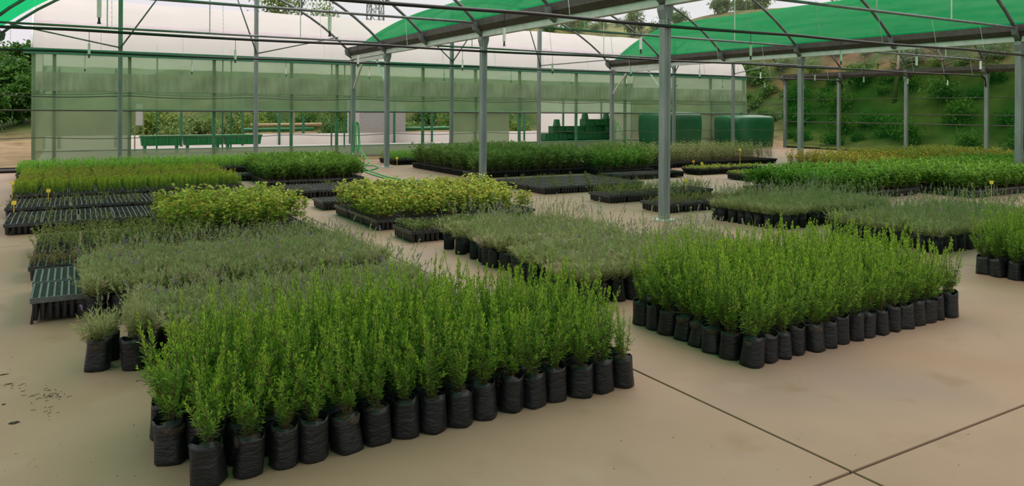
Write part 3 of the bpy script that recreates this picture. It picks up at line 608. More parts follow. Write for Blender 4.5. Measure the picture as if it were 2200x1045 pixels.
# ------------------------------------------------------------------ trees, bushes, pylon
def crown(seed, c, R, n, cols, L=(.12, .25), wr=.6, clumps=26, zs=.8):
    p = PL(seed); r = p.r; cc = r.normal(size=(clumps, 3)); cc /= np.linalg.norm(cc, axis=1, keepdims=True); cc *= R * r.random((clumps, 1)) ** .45 * .85; cc[:, 2] *= zs
    k = r.integers(clumps, size=n); B = cc[k] + r.normal(size=(n, 3)) * R * .19 + np.array(c); D = (B - np.array(c)) / R + r.normal(size=(n, 3)) * .8
    t = r.random(n); C = lerp(cols[0], cols[1], t) * r.uniform(.8, 1.2, (clumps, 1))[k]; Ls = r.uniform(L[0], L[1], n); p.blades(B, D, Ls, Ls * wr, C, .2); return p
def tree(x, y, h, R, seed, cols, label, group, n=3200, trunk=.1, L=(.15, .32), name='tree', zs=1.0):
    z = float(hill_z(np.array(x), np.array(y))); t = thing(name, label, 'tree', (x, y, z), group=group); r = random.Random(seed); m = MB()
    m.tube([(x, y, z - .2), (x + .05, y, z + h * .35), (x - .05, y + .05, z + h * .7)], [trunk, trunk * .8, trunk * .4], 7)
    m.build('trunk', M['bark'], t, True)
    for k in range(5):
        a = k * 1.26 + r.random(); b = (x, y, z + h * r.uniform(.3, .55)); MB().tube([b, (x + math.cos(a) * R * .35, y + math.sin(a) * R * .35, b[2] + h * .15), (x + math.cos(a) * R * .65, y + math.sin(a) * R * .65, b[2] + h * .28)], [trunk * .45, trunk * .3, trunk * .15], 5).build('branch', M['bark'], t, True)
    link('foliage', crown(seed, (0, 0, h - R * zs * .9), R, n, cols, L, clumps=30, zs=zs).mesh('foliage'), t)
DG = ((.028, .09, .014), (.085, .21, .03)); YG = ((.08, .16, .025), (.20, .30, .05)); PG = ((.09, .17, .04), (.20, .30, .08))
for i, (px, D, h, R, c) in enumerate(((-110, 44, 4.4, 1.9, DG), (-25, 51, 4.2, 1.8, DG), (4, 41, 3.0, 1.4, DG), (30, 55, 4.2, 1.6, YG), (56, 47, 3.5, 1.1, DG), (-50, 35, 2.2, 1.1, DG), (48, 37, 2.0, .9, DG))):
    d = ray(px, 237); tree(d[0] * D, d[1] * D, h, R, 20 + i, c, ('dark green bushy tree beyond the sandy yard', 'paler green tree beyond the sandy yard')[c is YG], 'trees beyond the sandy yard')
for i, (px, D, h, R, c, lab) in enumerate(((592, 47, 7.2, 1.7, YG, 'yellow-green tree rising behind the white tunnel roof'), (645, 55, 8.0, 1.6, YG, 'yellow-green tree rising behind the white tunnel roof'), (690, 46, 6.0, 1.4, YG, 'yellow-green tree rising behind the white tunnel roof'), (1232, 66, 2.4, 1.3, PG, 'pale green shrubby tree on the hill crest over the tunnel'), (1172, 68, 1.9, 1.1, PG, 'pale green shrubby tree on the hill crest over the tunnel'), (1362, 66, 2.8, .9, PG, 'pale green shrubby tree on the hill crest over the tunnel'),
        (1548, 60, 2.0, .8, PG, 'slender pale poplar-like tree on the hill crest'), (1592, 62, 2.6, 1.0, PG, 'slender pale poplar-like tree on the hill crest'), (1632, 59, 1.9, .8, PG, 'slender pale poplar-like tree on the hill crest'), (1800, 60, 2.0, 1.0, DG, 'dark round tree on the crest over the green cloth'))):
    d = ray(px, 237); tree(d[0] * D, d[1] * D, h, R, 60 + i, c, lab, lab + 's', n=2200, L=(.12, .24), zs=1.7)
bush_v = [crown(90 + k, (0, 0, .45), .75, 900, cols, (.07, .16), .6, 18).mesh('foliage') for k, cols in enumerate((DG, YG, DG, PG, DG))]
rb = random.Random(77); nb = 0; spots = [(o.location.x, o.location.y, 2.2) for o in COL.objects if o.name.startswith('tree')]; tries = 0
while nb < 240 and tries < 12000:
    tries += 1
    side = rb.random() < .62
    if side: x, y = rb.uniform(29.8, 44), rb.uniform(6, 34)
    elif rb.random() < .62: x, y = rb.uniform(0, 24), rb.uniform(37.2, 42)
    else: x, y = rb.uniform(8, 48), rb.uniform(44, 62)
    z = float(hill_z(np.array(x), np.array(y)))
    if z < .05 and side and rb.random() < .5: continue
    s = rb.uniform(.45, 1.35) if side else rb.uniform(.8, 1.5); k = rb.randrange(5)
    if any((x - a) ** 2 + (y - b) ** 2 < (q + s * .72) ** 2 for a, b, q in spots): continue
    spots.append((x, y, s * .72)); lab = ('shrub growing on the hillside beyond the green net wall' if side else 'shrub growing on the slope behind the white tunnel')
    t = thing('hillside_shrub', lab, 'shrub', (x, y, z - .05), rb.random() * 6, group=lab + 's'); link('foliage', bush_v[k], t, sc=s); nb += 1
for i, (px, D, tilt) in enumerate(((1920, 36, .9), (2040, 34, -.9), (2130, 35, .8))):
    d = ray(px, 200); x, y = d[0] * D, d[1] * D; z = float(hill_z(np.array(x), np.array(y))); t = thing('bare_tree', 'bare brown leaning tree on the hillside beyond the green net', 'tree', (x, y, z), group='bare trees on the hillside'); r = random.Random(i)
    MB().tube([(x, y, z - .2), (x + tilt * .3, y, z + 1.2), (x + tilt, y + .3, z + 2.6)], [.12, .09, .05], 7).build('trunk', M['bark'], t, True)
    for k in range(9):
        a = r.random() * 6.28; b = r.uniform(.4, 1); p0 = Vector((x + tilt * b, y + .2 * b, z + 2.4 * b)); MB().tube([p0, p0 + Vector((math.cos(a) * .7, math.sin(a) * .7, .25)), p0 + Vector((math.cos(a) * 1.3, math.sin(a) * 1.3, .1))], [.035, .022, .008], 5).build('branch', M['bark'], t, True)
d = ray(805, 237); D = 75; px_, py_ = d[0] * D, d[1] * D; t = thing('power_pylon', 'grey lattice steel power pylon far behind the tunnel', 'pylon', (px_, py_, 0)); zb, zt_ = 2, 26
for sx in (-1, 1):
    for sy in (-1, 1): MB().bar((px_ + sx * .85, py_ + sy * .85, zb), (px_ + sx * .35, py_ + sy * .35, zt_), .1).build('leg', M['tube'], t)
m = MB()
for k in range(16):
    z0, z1 = zb + k * 1.5, zb + k * 1.5 + 1.5; w0 = .85 - .5 * k / 16; w1 = .85 - .5 * (k + 1) / 16
    for a, b in (((-1, -1), (1, -1)), ((1, -1), (1, 1)), ((1, 1), (-1, 1)), ((-1, 1), (-1, -1))): m.bar((px_ + a[0] * w0, py_ + a[1] * w0, z0), (px_ + b[0] * w1, py_ + b[1] * w1, z1), .06); m.bar((px_ + b[0] * w0, py_ + b[1] * w0, z0), (px_ + a[0] * w1, py_ + a[1] * w1, z1), .06)
m.build('lattice', M['tube'], t)
MB().bar((px_ - 3, py_, 22), (px_ + 3, py_, 22), .2).build('cross_arm', M['tube'], t)

# ------------------------------------------------------------------ grow bags
def bag_mesh(seed, r0=.064, h=.185):
    r = np.random.default_rng(seed); n = 20; zs = [0, .006, .03, h * .35, h * .62, h * .85, h, h - .004, h - .035]; rings = []; lean = r.normal(size=2) * .008; ph = r.random(4) * 6.28; sq = r.uniform(2.2, 3.4)
    for k, z in enumerate(zs):
        t = z / h; ring = []
        for q in range(n):
            a = 2 * math.pi * q / n; c, s = math.cos(a), math.sin(a); e = 2 / (sq if t < .5 else 2 + (sq - 2) * .5)
            rad = r0 * (1.02 - .05 * t + .05 * (1 - t) ** 3)
            if k == 0: rad *= .93
            if k >= 7: rad *= .955
            rad *= 1 + .035 * math.sin(3 * a + ph[0] + t * 2) * t + .03 * math.sin(5 * a + ph[1] - t * 3) + .018 * math.sin(9 * a + ph[2] + 5 * t)
            dz = (.009 * math.sin(2 * a + ph[3]) + .006 * math.sin(5 * a + ph[0])) if 6 <= k <= 7 else 0
            ring.append((rad * math.copysign(abs(c) ** e, c) + lean[0] * t, rad * math.copysign(abs(s) ** e, s) + lean[1] * t, max(0, z + dz)))
        rings.append(ring)
    m = MB(); m.loft(rings, cap=False); m.f.append(tuple(range(n))[::-1]); return m.data('grow_bag', M['bag'], smooth=True)
def soil_mesh(seed, r0=.060, z=.155):
    r = random.Random(seed); m = MB(); n = 14; ring = [(r0 * math.cos(2 * math.pi * k / n), r0 * math.sin(2 * math.pi * k / n), z + r.uniform(-.004, .004)) for k in range(n)]; ring2 = [(r0 * .55 * math.cos(2 * math.pi * k / n), r0 * .55 * math.sin(2 * math.pi * k / n), z + .008 + r.uniform(-.006, .006)) for k in range(n)]
    low = [(x * .93, y * .93, z - .03) for x, y, _ in ring]; m.loft([low, ring, ring2]); return m.data('soil', M['soil'], smooth=True)
BAGS = [bag_mesh(s) for s in range(8)]; SOILS = [soil_mesh(s) for s in range(4)]
ROS = [rosemary(100 + s, h=.47 + .02 * (s % 3)).mesh('foliage') for s in range(11)]; ROS_S = [rosemary(150 + s, h=.30, nst=6).mesh('foliage') for s in range(2)]
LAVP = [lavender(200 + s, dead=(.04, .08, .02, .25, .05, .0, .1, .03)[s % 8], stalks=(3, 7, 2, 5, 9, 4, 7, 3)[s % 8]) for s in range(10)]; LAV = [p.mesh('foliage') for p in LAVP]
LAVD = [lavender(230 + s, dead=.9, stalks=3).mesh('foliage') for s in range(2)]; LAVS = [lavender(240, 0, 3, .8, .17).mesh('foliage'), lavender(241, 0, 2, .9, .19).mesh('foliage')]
rp = random.Random(11)
def potted(name, x, y, label, cat, group, fol, sc, bag=None, tilt=0.):
    t = thing(name, label, cat, (x, y, 0), rp.random() * 6.28, group=group); bs = rp.uniform(.94, 1.08)
    link('grow_bag', bag or BAGS[rp.randrange(8)], t, sc=(bs * rp.uniform(.96, 1.05), bs * rp.uniform(.96, 1.05), rp.uniform(.93, 1.06))); link('soil', SOILS[rp.randrange(4)], t, sc=(.97, .97, 1)); f = link('foliage', fol, t, (0, 0, .155), rp.random() * 6.28, sc); f.rotation_euler[0] = rp.gauss(0, .05) + tilt; f.rotation_euler[1] = rp.gauss(0, .05)
    return t
def jit(a): return rp.uniform(-a, a)
ORD = 'first second third fourth fifth sixth seventh eighth ninth tenth eleventh twelfth thirteenth fourteenth fifteenth sixteenth seventeenth'.split()
def rlabel(i, j, bed, corner):
    if i == -1: return f'rosemary in a black bag, {ORD[j - 2]} of the line jutting out from {bed} block'
    if j == 0: return f'black-bagged rosemary, {ORD[i]} from {corner} along the bare floor, {bed}'
    return f'rosemary in a black grow bag, {ORD[j]} row back from the bare floor, {bed}'
GA = 'rosemary bags beside the floor joint crossing'
SP = {(15, 1): ('short thin rosemary in a black bag at the row end beside the floor joint', 1), (0, 0): ('low leaning rosemary in a black bag at the jutting outer corner of its block', 1)}
for i in range(-1, 16):
    for j in range(0, 7):
        if i == -1 and (j < 2 or j > 4): continue
        x, y = .51 + .15 * i + jit(.014) + (0.03 if i == -1 else 0), 3.40 + .142 * j + jit(.014)
        if j == 6 and i > 13: continue
        lab, small = SP.get((i, j), (rlabel(i, j, 'the first bed', 'the jutting corner'), 0)); h = rp.uniform(.86, 1.1) * (1 - .012 * abs(i - 8)); h *= .88 if j == 0 else 1.
        potted('potted_rosemary', x, y, lab, 'rosemary', GA, ROS_S[i % 2] if small else ROS[rp.randrange(11)], (h * 1.04, h * 1.04, h * (1.05 if not small else 1.1)), tilt=0)
GD = 'rosemary bags in the middle bed'
for i in range(0, 16):
    for j in range(0, 8):
        x, y = 3.68 + .15 * i + jit(.014), 3.26 + .148 * j + jit(.014); h = rp.uniform(.84, 1.08)
        if j == 0: h *= .9
        potted('potted_rosemary', x, y, rlabel(i, j, 'the middle bed', 'the corner'), 'rosemary', GD, ROS[rp.randrange(11)], (h * 1.08, h * 1.08, h * 1.05))
LF = 'bright green rosemary in a black grow bag, in the bed beyond the bare aisle'; GF = 'rosemary bags in the third bed'
for i in range(0, 11):
    for j in range(0, 6):
        x, y = 7.80 + .155 * i + jit(.014), 3.20 + .152 * j + jit(.014)
        if in_view(x, y, 60, .5): h = rp.uniform(.9, 1.12); potted('potted_rosemary', x, y, f'rosemary in a black grow bag in the third bed, {ORD[5 - j]} row from the lavender there', 'rosemary', GF, ROS[rp.randrange(11)], (h * 1.1, h * 1.1, h))
# lavender beds
lav = []
def lav_block(x0, x1, y0, y1, lab, grp, px=.158, py=.158, dead=.05, skip=None):
    for i in range(int((x1 - x0) / px) + 1):
        for j in range(int((y1 - y0) / py) + 1):
            x, y = x0 + i * px + jit(.018), y0 + j * py + jit(.018)
            if skip and skip(x, y) or rp.random() < .06: continue
            if in_view(x, y, 60): lav.append((x, y, lab.replace('#', ORD[j]), grp, dead + (.30 if j == 0 and dead > .1 else 0)))
LB2 = 'grey-green lavender in a black bag, # row behind the first rosemary block'; LB1 = 'grey-green lavender in a black bag, # of the rows beside the legged black trays'
lav_block(.42, 2.42, 4.98, 5.85, LB2, 'lavender bags behind the first rosemary block'); lav_block(.16, 2.5, 6.42, 7.55, LB1, 'lavender bags beside the legged trays')
lav_block(3.72, 5.2, 6.42, 7.78, 'greyish lavender in a black bag, # of the rows next to the low leafy tray', 'lavender bags next to the low leafy tray', dead=.06); lav_block(3.64, 5.9, 4.92, 6.12, 'greyish lavender in a black bag, # row behind the middle rosemary block', 'lavender bags behind the middle rosemary block', dead=.14)
lav_block(8.2, 10.6, 6.80, 7.95, 'grey-green lavender in a black bag, # of the rows beyond the steel post', 'lavender bags beyond the steel post', dead=.06); lav_block(8.42, 11.2, 4.78, 6.2, 'grey-green lavender in a black bag, # row behind the third rosemary block', 'lavender bags beside the third rosemary block', dead=.1)
lav.sort(key=lambda q: q[0] * math.sin(YAW) + q[1] * math.cos(YAW))
for k, (x, y, lab, grp, dead) in enumerate(lav[:296]):
    dd = rp.random() < dead; s = rp.uniform(.88, 1.15); potted('potted_lavender', x, y, lab, 'lavender', grp, LAVD[rp.randrange(2)] if dd else LAV[rp.randrange(10)], (s * 1.08, s * 1.08, s * (.8 if dd else 1)))
potted('potted_lavender', .13, 5.19, 'small bushy lavender in a black bag standing apart on the open floor', 'lavender', None, LAVS[0], 1.); potted('potted_lavender', .19, 5.36, 'black lavender bag tucked close behind the one standing apart', 'lavender', None, LAVS[0], .8)
potted('potted_lavender', .33, 5.10, 'slim upright lavender with few stems in a black bag', 'lavender', None, LAVS[1], (.6, .6, 1.3))
rest = lav[296:]; rg = np.random.default_rng(5); lo = [lavender(260 + s, .06, 5, .55).arr() for s in range(4)]
for v, f, c in lo: v[:, :2] *= 1.15
if rest:
    bv, bf = [], []; nn = 10
    for zz, q in ((0, .95), (.02, 1.03), (.1, 1.), (.185, .97), (.15, .9)):
        bv += [(.066 * q * math.cos(2 * math.pi * k / nn), .066 * q * math.sin(2 * math.pi * k / nn), zz) for k in range(nn)]
    for a in range(4): bf += [(a * nn + k, a * nn + (k + 1) % nn, (a + 1) * nn + (k + 1) % nn, (a + 1) * nn + k) for k in range(nn)]
    bv = np.array(bv); bagarr = (bv, np.array(bf), np.tile((.016, .0165, .018), (len(bv), 1)))
    A = scatter(lo, [(x, y, .155) for x, y, *_ in rest], rg); Bq = scatter([bagarr], [(x, y, 0) for x, y, *_ in rest], rg, .95, 1.05)
    o = link('lavender_bags_mass', mesh_np('lavender_bags_mass', np.concatenate([A[0], Bq[0]]), np.concatenate([A[1], Bq[1] + len(A[0])]), M['leaf'], np.concatenate([A[2], Bq[2]]))); tag(o, 'dense mass of more lavender bags filling out the farther rows of the third bed', 'lavender', kind='stuff')

# ------------------------------------------------------------------ seedling trays
def tray_meshes(w, d, h, nx, ny, legs=False, topm='tray_top'):
    top, cells, soil = MB(), MB(), MB(); cx, cy = (w - .02) / nx, (d - .02) / ny; b = .007
    for i in range(nx + 1): x = -w / 2 + .01 + i * cx; top.box((x, 0, h - .008 - (.0 if i in (0, nx) else .002)), (b * (1.5 if i in (0, nx) else 1.9), d - .006, .016))
    for j in range(ny + 1): y = -d / 2 + .01 + j * cy; top.box((0, y, h - .009 - (.0 if j in (0, ny) else .004)), (w - .006, b * (1.5 if j in (0, ny) else .8), .014))
    for sx in (-1, 1): top.box((sx * (w / 2 - .004), 0, h - .02), (.008, d, .04)); top.box((0, sx * (d / 2 - .004), h - .02), (w - .016, .008, .04))
    one = MB(); z0 = .012 if not legs else .02
    ring = lambda q, z, n=8: [(math.copysign(min(abs(math.cos(a)) * 1.15, 1), math.cos(a)) * cx * .47 * q, math.copysign(min(abs(math.sin(a)) * 1.15, 1), math.sin(a)) * cy * .47 * q, z) for a in [2 * math.pi * (k + .5) / n for k in range(n)]]
    one.loft([ring(.62, z0), ring(.74, z0 + .012), ring(1., h - .02)], cap=False); one.f.append(tuple(range(8))[::-1])
    pos = []
    for i in range(nx):
        for j in range(ny):
            x, y = -w / 2 + .01 + (i + .5) * cx, -d / 2 + .01 + (j + .5) * cy; pos.append((x, y))
            if i in (0, nx - 1) or j in (0, ny - 1) or legs: cells.add([(p[0] + x, p[1] + y, p[2]) for p in one.v], one.f)
    soil.span((-w / 2 + .012, -d / 2 + .012, h - .030), (w / 2 - .012, d / 2 - .012, h - .024))
    lg = []
    for sx in (-1, 1):
        for sy in (-1, 1):
            x, y = sx * (w / 2 - .012), sy * (d / 2 - .012); m = MB(); m.loft([[(x - .011, y - .011, 0), (x + .011, y - .011, 0), (x + .011, y + .011, 0), (x - .011, y + .011, 0)], [(x - sx * .03 - .016, y - .012, h - .01), (x + .012, y - .012, h - .01), (x + .012, y + .012, h - .01), (x - sx * .03 - .016, y + .012, h - .01)]]); lg.append(m.data('leg', M['tray']))
    return top.data('tray_top', M[topm]), cells.data('cells', M['tray']), soil.data('soil', M['soil']), one.data('cell', M['tray']), pos, lg
TW_, TD_, TH_ = .40, .60, .145
T_TOP, T_CELLS, T_SOIL, _, T_POS, T_LEGS = tray_meshes(TW_, TD_, TH_, 6, 9)
def tray(x, y, label, group, plants=None, cat='seedling tray', name='seedling_tray', rz=0.):
    t = thing(name, label, cat, (x + TW_ / 2 + jit(.006), y + TD_ / 2 + jit(.01), 0), rz + jit(.012), group=group)
    link('tray_top', T_TOP, t); link('cells', T_CELLS, t, kind='stuff'); link('soil', T_SOIL, t)
    if plants is not None: link('seedlings', plants, t, (0, 0, TH_ - .02), kind='stuff')
    return t
rt = np.random.default_rng(9); LOD = {}; QUEUE = []
def carpet(fn, k, frac, nvar=3, seeds=6, jitp=.012, smin=.8, smax=1.2, col=(.85, 1.15), tint=None, **kw):
    """seedlings of one tray joined as one part; a few variants are shared by all trays of the block"""
    arrs = [fn(400 + k * 20 + s, **kw).arr() for s in range(seeds)]; out = []
    for v in range(nvar):
        pos = [(x + rt.normal() * jitp, y + rt.normal() * jitp, 0) for x, y in T_POS if rt.random() < frac]
        V, Fq, C = scatter(arrs, pos, rt, smin, smax, col, tint); out.append(mesh_np('seedlings', V, Fq, M['leaf'], C)); LOD[out[-1].name] = scatter(arrs, pos[::2] or pos, rt, smin * 1.1, smax * 1.15, col, tint)
    return out
def block(x0, y0, nx, ny, label, group, plants=None, prob=1., xg=.012, yg=.015, leaf=0.):
    for i in range(nx):
        for j in range(ny):
            x, y = x0 + i * (TW_ + xg), y0 + j * (TD_ + yg)
            if any(x - .15 < px < x + TW_ + .15 and y - .15 < py < y + TD_ + .15 for px in GX[1:3] for py in (2.6, 8.2, 13.8, 19.4, 22.3)): continue   # a post stands here
            if in_view(x + .2, y + .3, 40): QUEUE.append((x, y, label, group, plants[rp.randrange(len(plants))] if plants and rp.random() < prob else None, leaf))
# legged forest trays on the near edge of the first bed: every cell is a part
w1, d1, h1 = .35, .56, .19; F_TOP, _, F_SOIL, F_CELL, F_POS, F_LEGS = tray_meshes(w1, d1, h1, 7, 11, True, 'tray_sheen')
for k, (x, y, lab) in enumerate(((-.10, 6.77, 'black legged tray of long empty cells, standing free on the floor at the row end'), (-.11, 7.37, 'black legged tray of long empty cells, tucked between another and the brown-sprigged trays'))):
    t = thing('legged_tray', lab, 'seedling tray', (x, y, 0), .0, group='legged trays')
    link('tray_top', F_TOP, t)
    for a, b in F_POS: link('cell', F_CELL, t, (a, b, 0))
    for q in F_LEGS: link('leg', q, t)
SPARSE = carpet(wiry, 1, .75, h=.13); BROWN = carpet(wiry, 2, .7, h=.11, cols=((.14, .12, .04), (.20, .15, .05), (.27, .24, .08))); FEW = carpet(wiry, 3, .12, h=.12); TALLS = carpet(wiry, 4, .55, h=.20, n=52, cols=((.12, .18, .03), (.21, .30, .06), (.33, .40, .10)))
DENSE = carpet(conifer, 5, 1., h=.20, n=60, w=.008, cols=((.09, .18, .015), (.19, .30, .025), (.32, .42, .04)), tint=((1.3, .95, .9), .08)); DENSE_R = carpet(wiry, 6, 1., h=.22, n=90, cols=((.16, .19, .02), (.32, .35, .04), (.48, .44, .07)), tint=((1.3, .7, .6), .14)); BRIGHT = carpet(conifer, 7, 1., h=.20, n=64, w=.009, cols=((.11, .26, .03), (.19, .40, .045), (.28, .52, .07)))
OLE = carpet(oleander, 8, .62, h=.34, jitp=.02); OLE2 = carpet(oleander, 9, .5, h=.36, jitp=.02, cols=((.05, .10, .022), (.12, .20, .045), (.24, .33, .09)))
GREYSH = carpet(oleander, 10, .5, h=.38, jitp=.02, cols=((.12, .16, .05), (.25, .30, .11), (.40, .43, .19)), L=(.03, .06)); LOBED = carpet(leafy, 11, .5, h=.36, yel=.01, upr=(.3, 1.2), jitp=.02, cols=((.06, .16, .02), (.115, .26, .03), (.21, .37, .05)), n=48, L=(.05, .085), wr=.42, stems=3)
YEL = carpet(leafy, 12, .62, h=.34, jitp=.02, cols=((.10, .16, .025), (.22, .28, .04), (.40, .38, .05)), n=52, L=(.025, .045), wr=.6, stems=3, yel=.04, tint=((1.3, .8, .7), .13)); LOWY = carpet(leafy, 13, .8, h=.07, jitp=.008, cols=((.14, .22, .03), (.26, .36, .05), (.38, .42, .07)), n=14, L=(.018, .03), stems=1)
LOWG = carpet(leafy, 14, .95, h=.08, jitp=.008, cols=((.06, .10, .025), (.11, .16, .04), (.17, .21, .06)), n=22, L=(.015, .03), stems=1)
block(-.36, 8.02, 4, 1, 'black cell tray of brownish sprigs right behind the legged trays', 'trays of brownish sprigs', BROWN); block(-.34, 8.78, 4, 2, 'black cell tray of thin green sprigs beside the grey lavender', 'trays of thin green sprigs', TALLS)
block(1.35, 8.02, 3, 2, 'black cell tray of thin low sprigs between the lavender and the leafy seedlings', 'trays of low sprigs', SPARSE)
block(-.76, 11.1, 8, 2, 'nearly empty black cell tray with striped grey ribs by the crack in the floor', 'nearly empty trays by the floor crack', FEW, .5); block(-.86, 12.85, 9, 2, 'black cell tray with a few short sprigs in front of the dense green seedlings', 'trays with few sprigs', FEW)
block(-.90, 14.75, 9, 2, 'tray of dense fine green seedlings at the front of the thick carpet', 'dense seedling trays', DENSE); block(-.90, 16.0, 9, 1, 'tray of reddish and yellow-green seedlings in the middle of the thick carpet', 'reddish seedling trays', DENSE_R); block(-.92, 16.65, 9, 3, 'tray of olive green seedlings at the back of the thick carpet', 'olive seedling trays', DENSE_R[:1] + DENSE)
block(-1.1, 19.35, 18, 3, 'tray of fresh green even seedlings in the long row against the end wall', 'fresh green seedling trays', BRIGHT)
block(2.72, 17.1, 2, 1, 'empty black cell tray standing alone between the green seedling rows', 'empty trays between seedling rows'); block(3.36, 15.3, 5, 4, 'tray of glossy dark green long-leaved seedlings in front of the hung hose', 'long-leaved seedling trays by the hose', OLE)
block(3.36, 13.2, 6, 2, 'black cell tray with one or two tall sprigs in front of the long-leaved seedlings', 'empty trays of the middle bed', FEW, .5); block(3.36, 11.52, 5, 1, 'empty black cell tray directly behind the yellow-green leafy seedlings', 'empty trays behind the leafy seedlings')
block(3.46, 8.2, 4, 1, 'tray of low dull green leaves in front of the yellow-green leafy seedlings', 'low leafy trays', LOWG)
block(7.66, 11.75, 6, 3, 'black cell tray with a few tufts in the wide field behind the steel posts', 'nearly empty trays of the third bed', FEW, .8); block(7.92, 10.08, 6, 1, 'black cell tray with thin bushy sprigs in front of the wide empty trays', 'thin sprig trays of the third bed', TALLS); block(7.92, 8.68, 8, 1, 'black cell tray of brownish bushy sprigs right behind the steel post foot', 'brownish sprig trays behind the post', BROWN + TALLS)
block(7.9, 20.0, 8, 2, 'tray of short fresh green seedlings beside the post by the end wall', 'short seedling trays by the end wall', BRIGHT)
block(8.0, 15.25, 15, 3, 'tray of long-leaved dark green shrublets in the long row before the crates', 'long-leaved trays before the crates', OLE2); block(8.0, 17.1, 8, 3, 'tray of long-leaved dark green shrublets at the row end by the bare floor', 'long-leaved trays by the bare floor', OLE2); block(11.1, 14.4, 4, 1, 'tray of short long-leaved seedlings at the front of the dark green row', 'short long-leaved trays', OLE)
block(14.3, 15.6, 11, 3, 'tray of pale greyish shrublets in front of the water tanks', 'greyish shrublet trays before the tanks', GREYSH)
block(10.7, 13.3, 5, 1, 'low black cell tray marked by an orange tag', 'trays by the orange tag', FEW, .4); block(13.4, 13.5, 6, 1, 'black cell tray of small yellow-green rosettes behind another such row', 'back rosette trays', LOWY); block(13.3, 11.9, 6, 1, 'black cell tray of small yellow-green rosettes at the edge of the bare floor', 'front rosette trays', LOWY)
block(11.3, 8.35, 7, 3, 'tray of bright green lobed-leaf seedlings behind the lavender rows', 'bright lobed seedling trays', LOBED); block(14.5, 7.5, 14, 4, 'tray of bright green lobed-leaf seedlings in the wide field by the side wall', 'bright lobed seedling trays by the side wall', LOBED)
block(16.0, 10.6, 17, 4, 'tray of yellowish and rusty small-leaved shrublets along the green net wall', 'yellowish shrublet trays', YEL)
# leafy yellow-green seedlings: single seedlings are parts of their tray
LEAFY = [leafy(500 + s, h=.30 + .03 * (s % 3), n=30).mesh('seedling') for s in range(8)]
leafy_block = lambda x0, y0, nx, ny, label, group: block(x0, y0, nx, ny, label, group, leaf=.42)
leafy_block(.92, 9.42, 4, 3, 'tray of tall yellow-green leafy seedlings beside the thin green sprigs', 'leafy trays of the first bed'); leafy_block(3.42, 9.25, 6, 3, 'tray of tall yellow-green leafy seedlings in the middle bed', 'leafy trays of the middle bed')

QUEUE.sort(key=lambda q: q[0] * math.sin(YAW) + q[1] * math.cos(YAW)); NEAR = 290
for x, y, lab, grp, pl, lf in QUEUE[:NEAR]:
    t = tray(x, y, lab, grp, pl)
    if lf:
        for a, b in T_POS:
            if rp.random() < lf: link('seedling', LEAFY[rp.randrange(8)], t, (a + jit(.012), b + jit(.012), TH_ - .025), rp.random() * 6.28, rp.uniform(.75, 1.2))
# the farthest trays, past the number worth keeping apart, joined into one
def arrays(me):
    V = np.empty(len(me.vertices) * 3, np.float32); me.vertices.foreach_get('co', V); Q = [list(p.vertices) for p in me.polygons if len(p.vertices) == 4]; return V.reshape(-1, 3), np.array(Q)
tv, tf = [], []; n0 = 0
for me in (T_TOP, T_CELLS, T_SOIL): v, f = arrays(me); tv.append(v); tf.append(f + n0); n0 += len(v)
tv, tf = np.concatenate(tv), np.concatenate(tf); tc = np.tile((.016, .016, .018), (len(tv), 1)); V, Fq, C = [], [], []; n0 = 0
for x, y, lab, grp, pl, lf in QUEUE[NEAR:]:
    for v, f, c in [(tv, tf, tc)] + ([LOD[pl.name]] if pl else []):
        V.append(v + np.array((x + TW_ / 2, y + TD_ / 2, TH_ - .02 if v is not tv else 0))); Fq.append(f + n0); C.append(c); n0 += len(v)
if V: tag(link('seedling_trays_mass', mesh_np('seedling_trays_mass', np.concatenate(V), np.concatenate(Fq), M['leaf'], np.concatenate(C))), 'farthest seedling trays massed along the end wall and the green net wall', 'seedling tray', kind='stuff')

# ------------------------------------------------------------------ hoses, tags, litter
def smooth_path(pts, k=8):
    P = [Vector(p) for p in pts]; out = []
    for i in range(len(P) - 1):
        p0, p1, p2, p3 = P[max(i - 1, 0)], P[i], P[i + 1], P[min(i + 2, len(P) - 1)]
        for j in range(k): t = j / k; out.append(.5 * ((2 * p1) + (p2 - p0) * t + (2 * p0 - 5 * p1 + 4 * p2 - p3) * t * t + (3 * p1 - p0 - 3 * p2 + p3) * t ** 3))
    return out + [P[-1]]
hx, hy = 7.40, 22.2
pts = [(hx - .05, hy, .1), (hx + .02, hy - .08, .6), (hx + .03, hy - .1, 1.1), (hx + .08, hy - .1, 1.22), (hx + .13, hy - .1, 1.1), (hx + .16, hy - .12, .5), (hx + .12, hy - .14, .25), (hx + .08, hy - .13, .6), (hx + .08, hy - .12, 1.12), (hx + .12, hy - .12, 1.2), (hx + .17, hy - .12, 1.05), (hx + .2, hy - .2, .4), (hx + .1, hy - 1.2, .05)]
pts += [(*G(q, w_), .018) for q, w_ in ((777, 358), (800, 357), (812, 361), (800, 366), (784, 369), (796, 375), (830, 385), (870, 392), (905, 396))]
o = MB().tube(smooth_path(pts), .016, 7).build('garden_hose', M['hose'], None, True, at=(hx, hy, 0)); tag(o, 'green garden hose hung on the post and trailing over the floor', 'hose')
pts = [(*G(q, w_), .018) for q, w_ in ((776, 362), (795, 369), (835, 382), (880, 389), (925, 390))]
o = MB().tube(smooth_path(pts), .014, 7).build('garden_hose', M['hose'], None, True, at=(6, 17, 0)); tag(o, 'second green hose lying on the floor beside the bare post foot', 'hose')
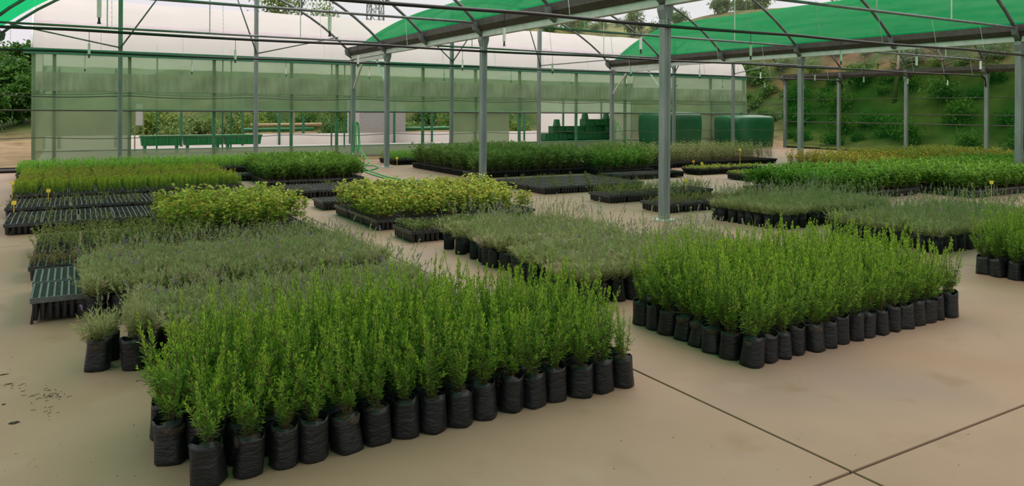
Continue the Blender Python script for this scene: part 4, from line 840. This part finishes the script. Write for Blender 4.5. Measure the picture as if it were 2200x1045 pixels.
hx = 17.66; o = MB().tube(smooth_path([(hx, 22.2, .1), (hx + .02, 22.16, .7), (hx + .06, 22.15, 1.12), (hx + .12, 22.15, 1.1), (hx + .3, 22.1, .7), (hx + .75, 22.0, .03)]), .014, 6).build('garden_hose', M['hose'], None, True, at=(hx, 22.2, 0)); tag(o, 'short green hose hanging from the post before the crate heap', 'hose')
def plant_tag(px, py, z, mat, lab, s=1.):
    x, y = G(px, py, z); t = thing('plant_tag', lab, 'plant tag', (x, y, TH_ - .03)); MB().span((x - .006, y - .002, TH_ - .03), (x + .006, y + .002, z - .02)).build('stake', M[mat], t); MB().box((x, y, z), (.065 * s, .005, .055 * s), rz=-.5, rx=-.15).build('card', M[mat], t)
for px, py, z, mt, lab in ((26, 393, .36, 'yellow', 'yellow tag at the corner of the dense green seedling carpet'), (104, 410, .30, 'yellow', 'yellow tag at the front edge of the dense green seedlings'), (30, 436, .26, 'yellow', 'yellow tag on the first tray of the few-sprig row'), (853, 340, .32, 'yellow', 'yellow tag in the short seedlings beside the post'), (1490, 347, .30, 'orange', 'orange tag on a stake in the low trays'), (1508, 351, .26, 'yellow', 'yellow tag next to the orange one'), (1387, 318, .55, 'orange', 'small orange tag among the long-leaved shrublets'),
        (1776, 352, .36, 'yellow', 'yellow tag before the yellowish shrublets'), (1897, 334, .46, 'yellow', 'yellow tag sticking up from the shrublets along the green net'), (2130, 392, .42, 'yellow', 'yellow tag in the bright green lobed seedlings'), (1473, 388, .32, 'yellow', 'yellow tag by the bushy sprigs behind the steel post'), (1590, 322, .5, 'yellow', 'yellow tag among the greyish shrublets')):
    plant_tag(px, py, z, mt, lab)
def clod(x, y, sx, sy, h, seed, m):
    r = random.Random(seed); n = 11; ring = [(x + sx * r.uniform(.55, 1.1) * math.cos(2 * math.pi * k / n), y + sy * r.uniform(.55, 1.1) * math.sin(2 * math.pi * k / n), .0005) for k in range(n)]; r2 = [(x + (a - x) * .55, y + (b - y) * .55, h * r.uniform(.6, 1.2)) for a, b, _ in ring]; m.loft([ring, r2])
for k, (px, py, sx, sy, h, lab) in enumerate(((30, 910, .028, .016, .008, 'dark soil patch on the floor near the rosemary corner'), (8, 870, .012, .009, .006, 'small dark soil clod on the open floor'), (8, 806, .03, .007, .005, 'thin dark soil streak on the open floor'), (20, 826, .026, .007, .004, 'long dark soil smear on the open floor'))):
    x, y = G(px, py); m = MB(); clod(x, y, sx, sy, h, k, m); o = m.build('soil_clod', M['twig'], None, at=(x, y, 0)); tag(o, lab, 'soil')
m = MB(); rl = random.Random(31)
for q in range(150):
    if rl.random() < .62: px, py = rl.uniform(0, 360), rl.uniform(720, 1040)
    else: px, py = rl.uniform(1300, 2200), rl.uniform(700, 1040)
    if .3 < G(px, py)[0] < 3 and G(px, py)[1] > 3.2 or py < 780 and px > 1300: continue
    x, y = G(px, py); s = rl.choice((.0012, .0016, .002, .003)); clod(x, y, s * rl.uniform(.8, 2), s, s * .6, q, m)
for cx_, cy_, n in ((105, 850, 34), (90, 880, 8), (320, 815, 14), (30, 830, 12), (250, 790, 14)):
    for q in range(n): x, y = G(cx_ + rl.gauss(0, 22), cy_ + rl.gauss(0, 7)); a = rl.random() * 6.28; l = rl.uniform(.01, .03); m.bar((x, y, .001), (x + math.cos(a) * l, y + math.sin(a) * l, .003), .0018, .0015)
o = m.build('floor_litter', M['twig'], None, kind='stuff'); tag(o, 'scattered soil crumbs and plant litter on the concrete', 'litter', kind='stuff')
# floor edge plank at the open end, crack in the floor
o = MB().tube([(-2.2, 21.7, .045), (-.4, 21.75, .045), (1.0, 21.9, .045)], .045, 8).build('edge_pipe', M['black'], None, True, at=(-1, 21.7, 0)); tag(o, 'black pipe lying along the floor edge by the sandy yard', 'pipe')
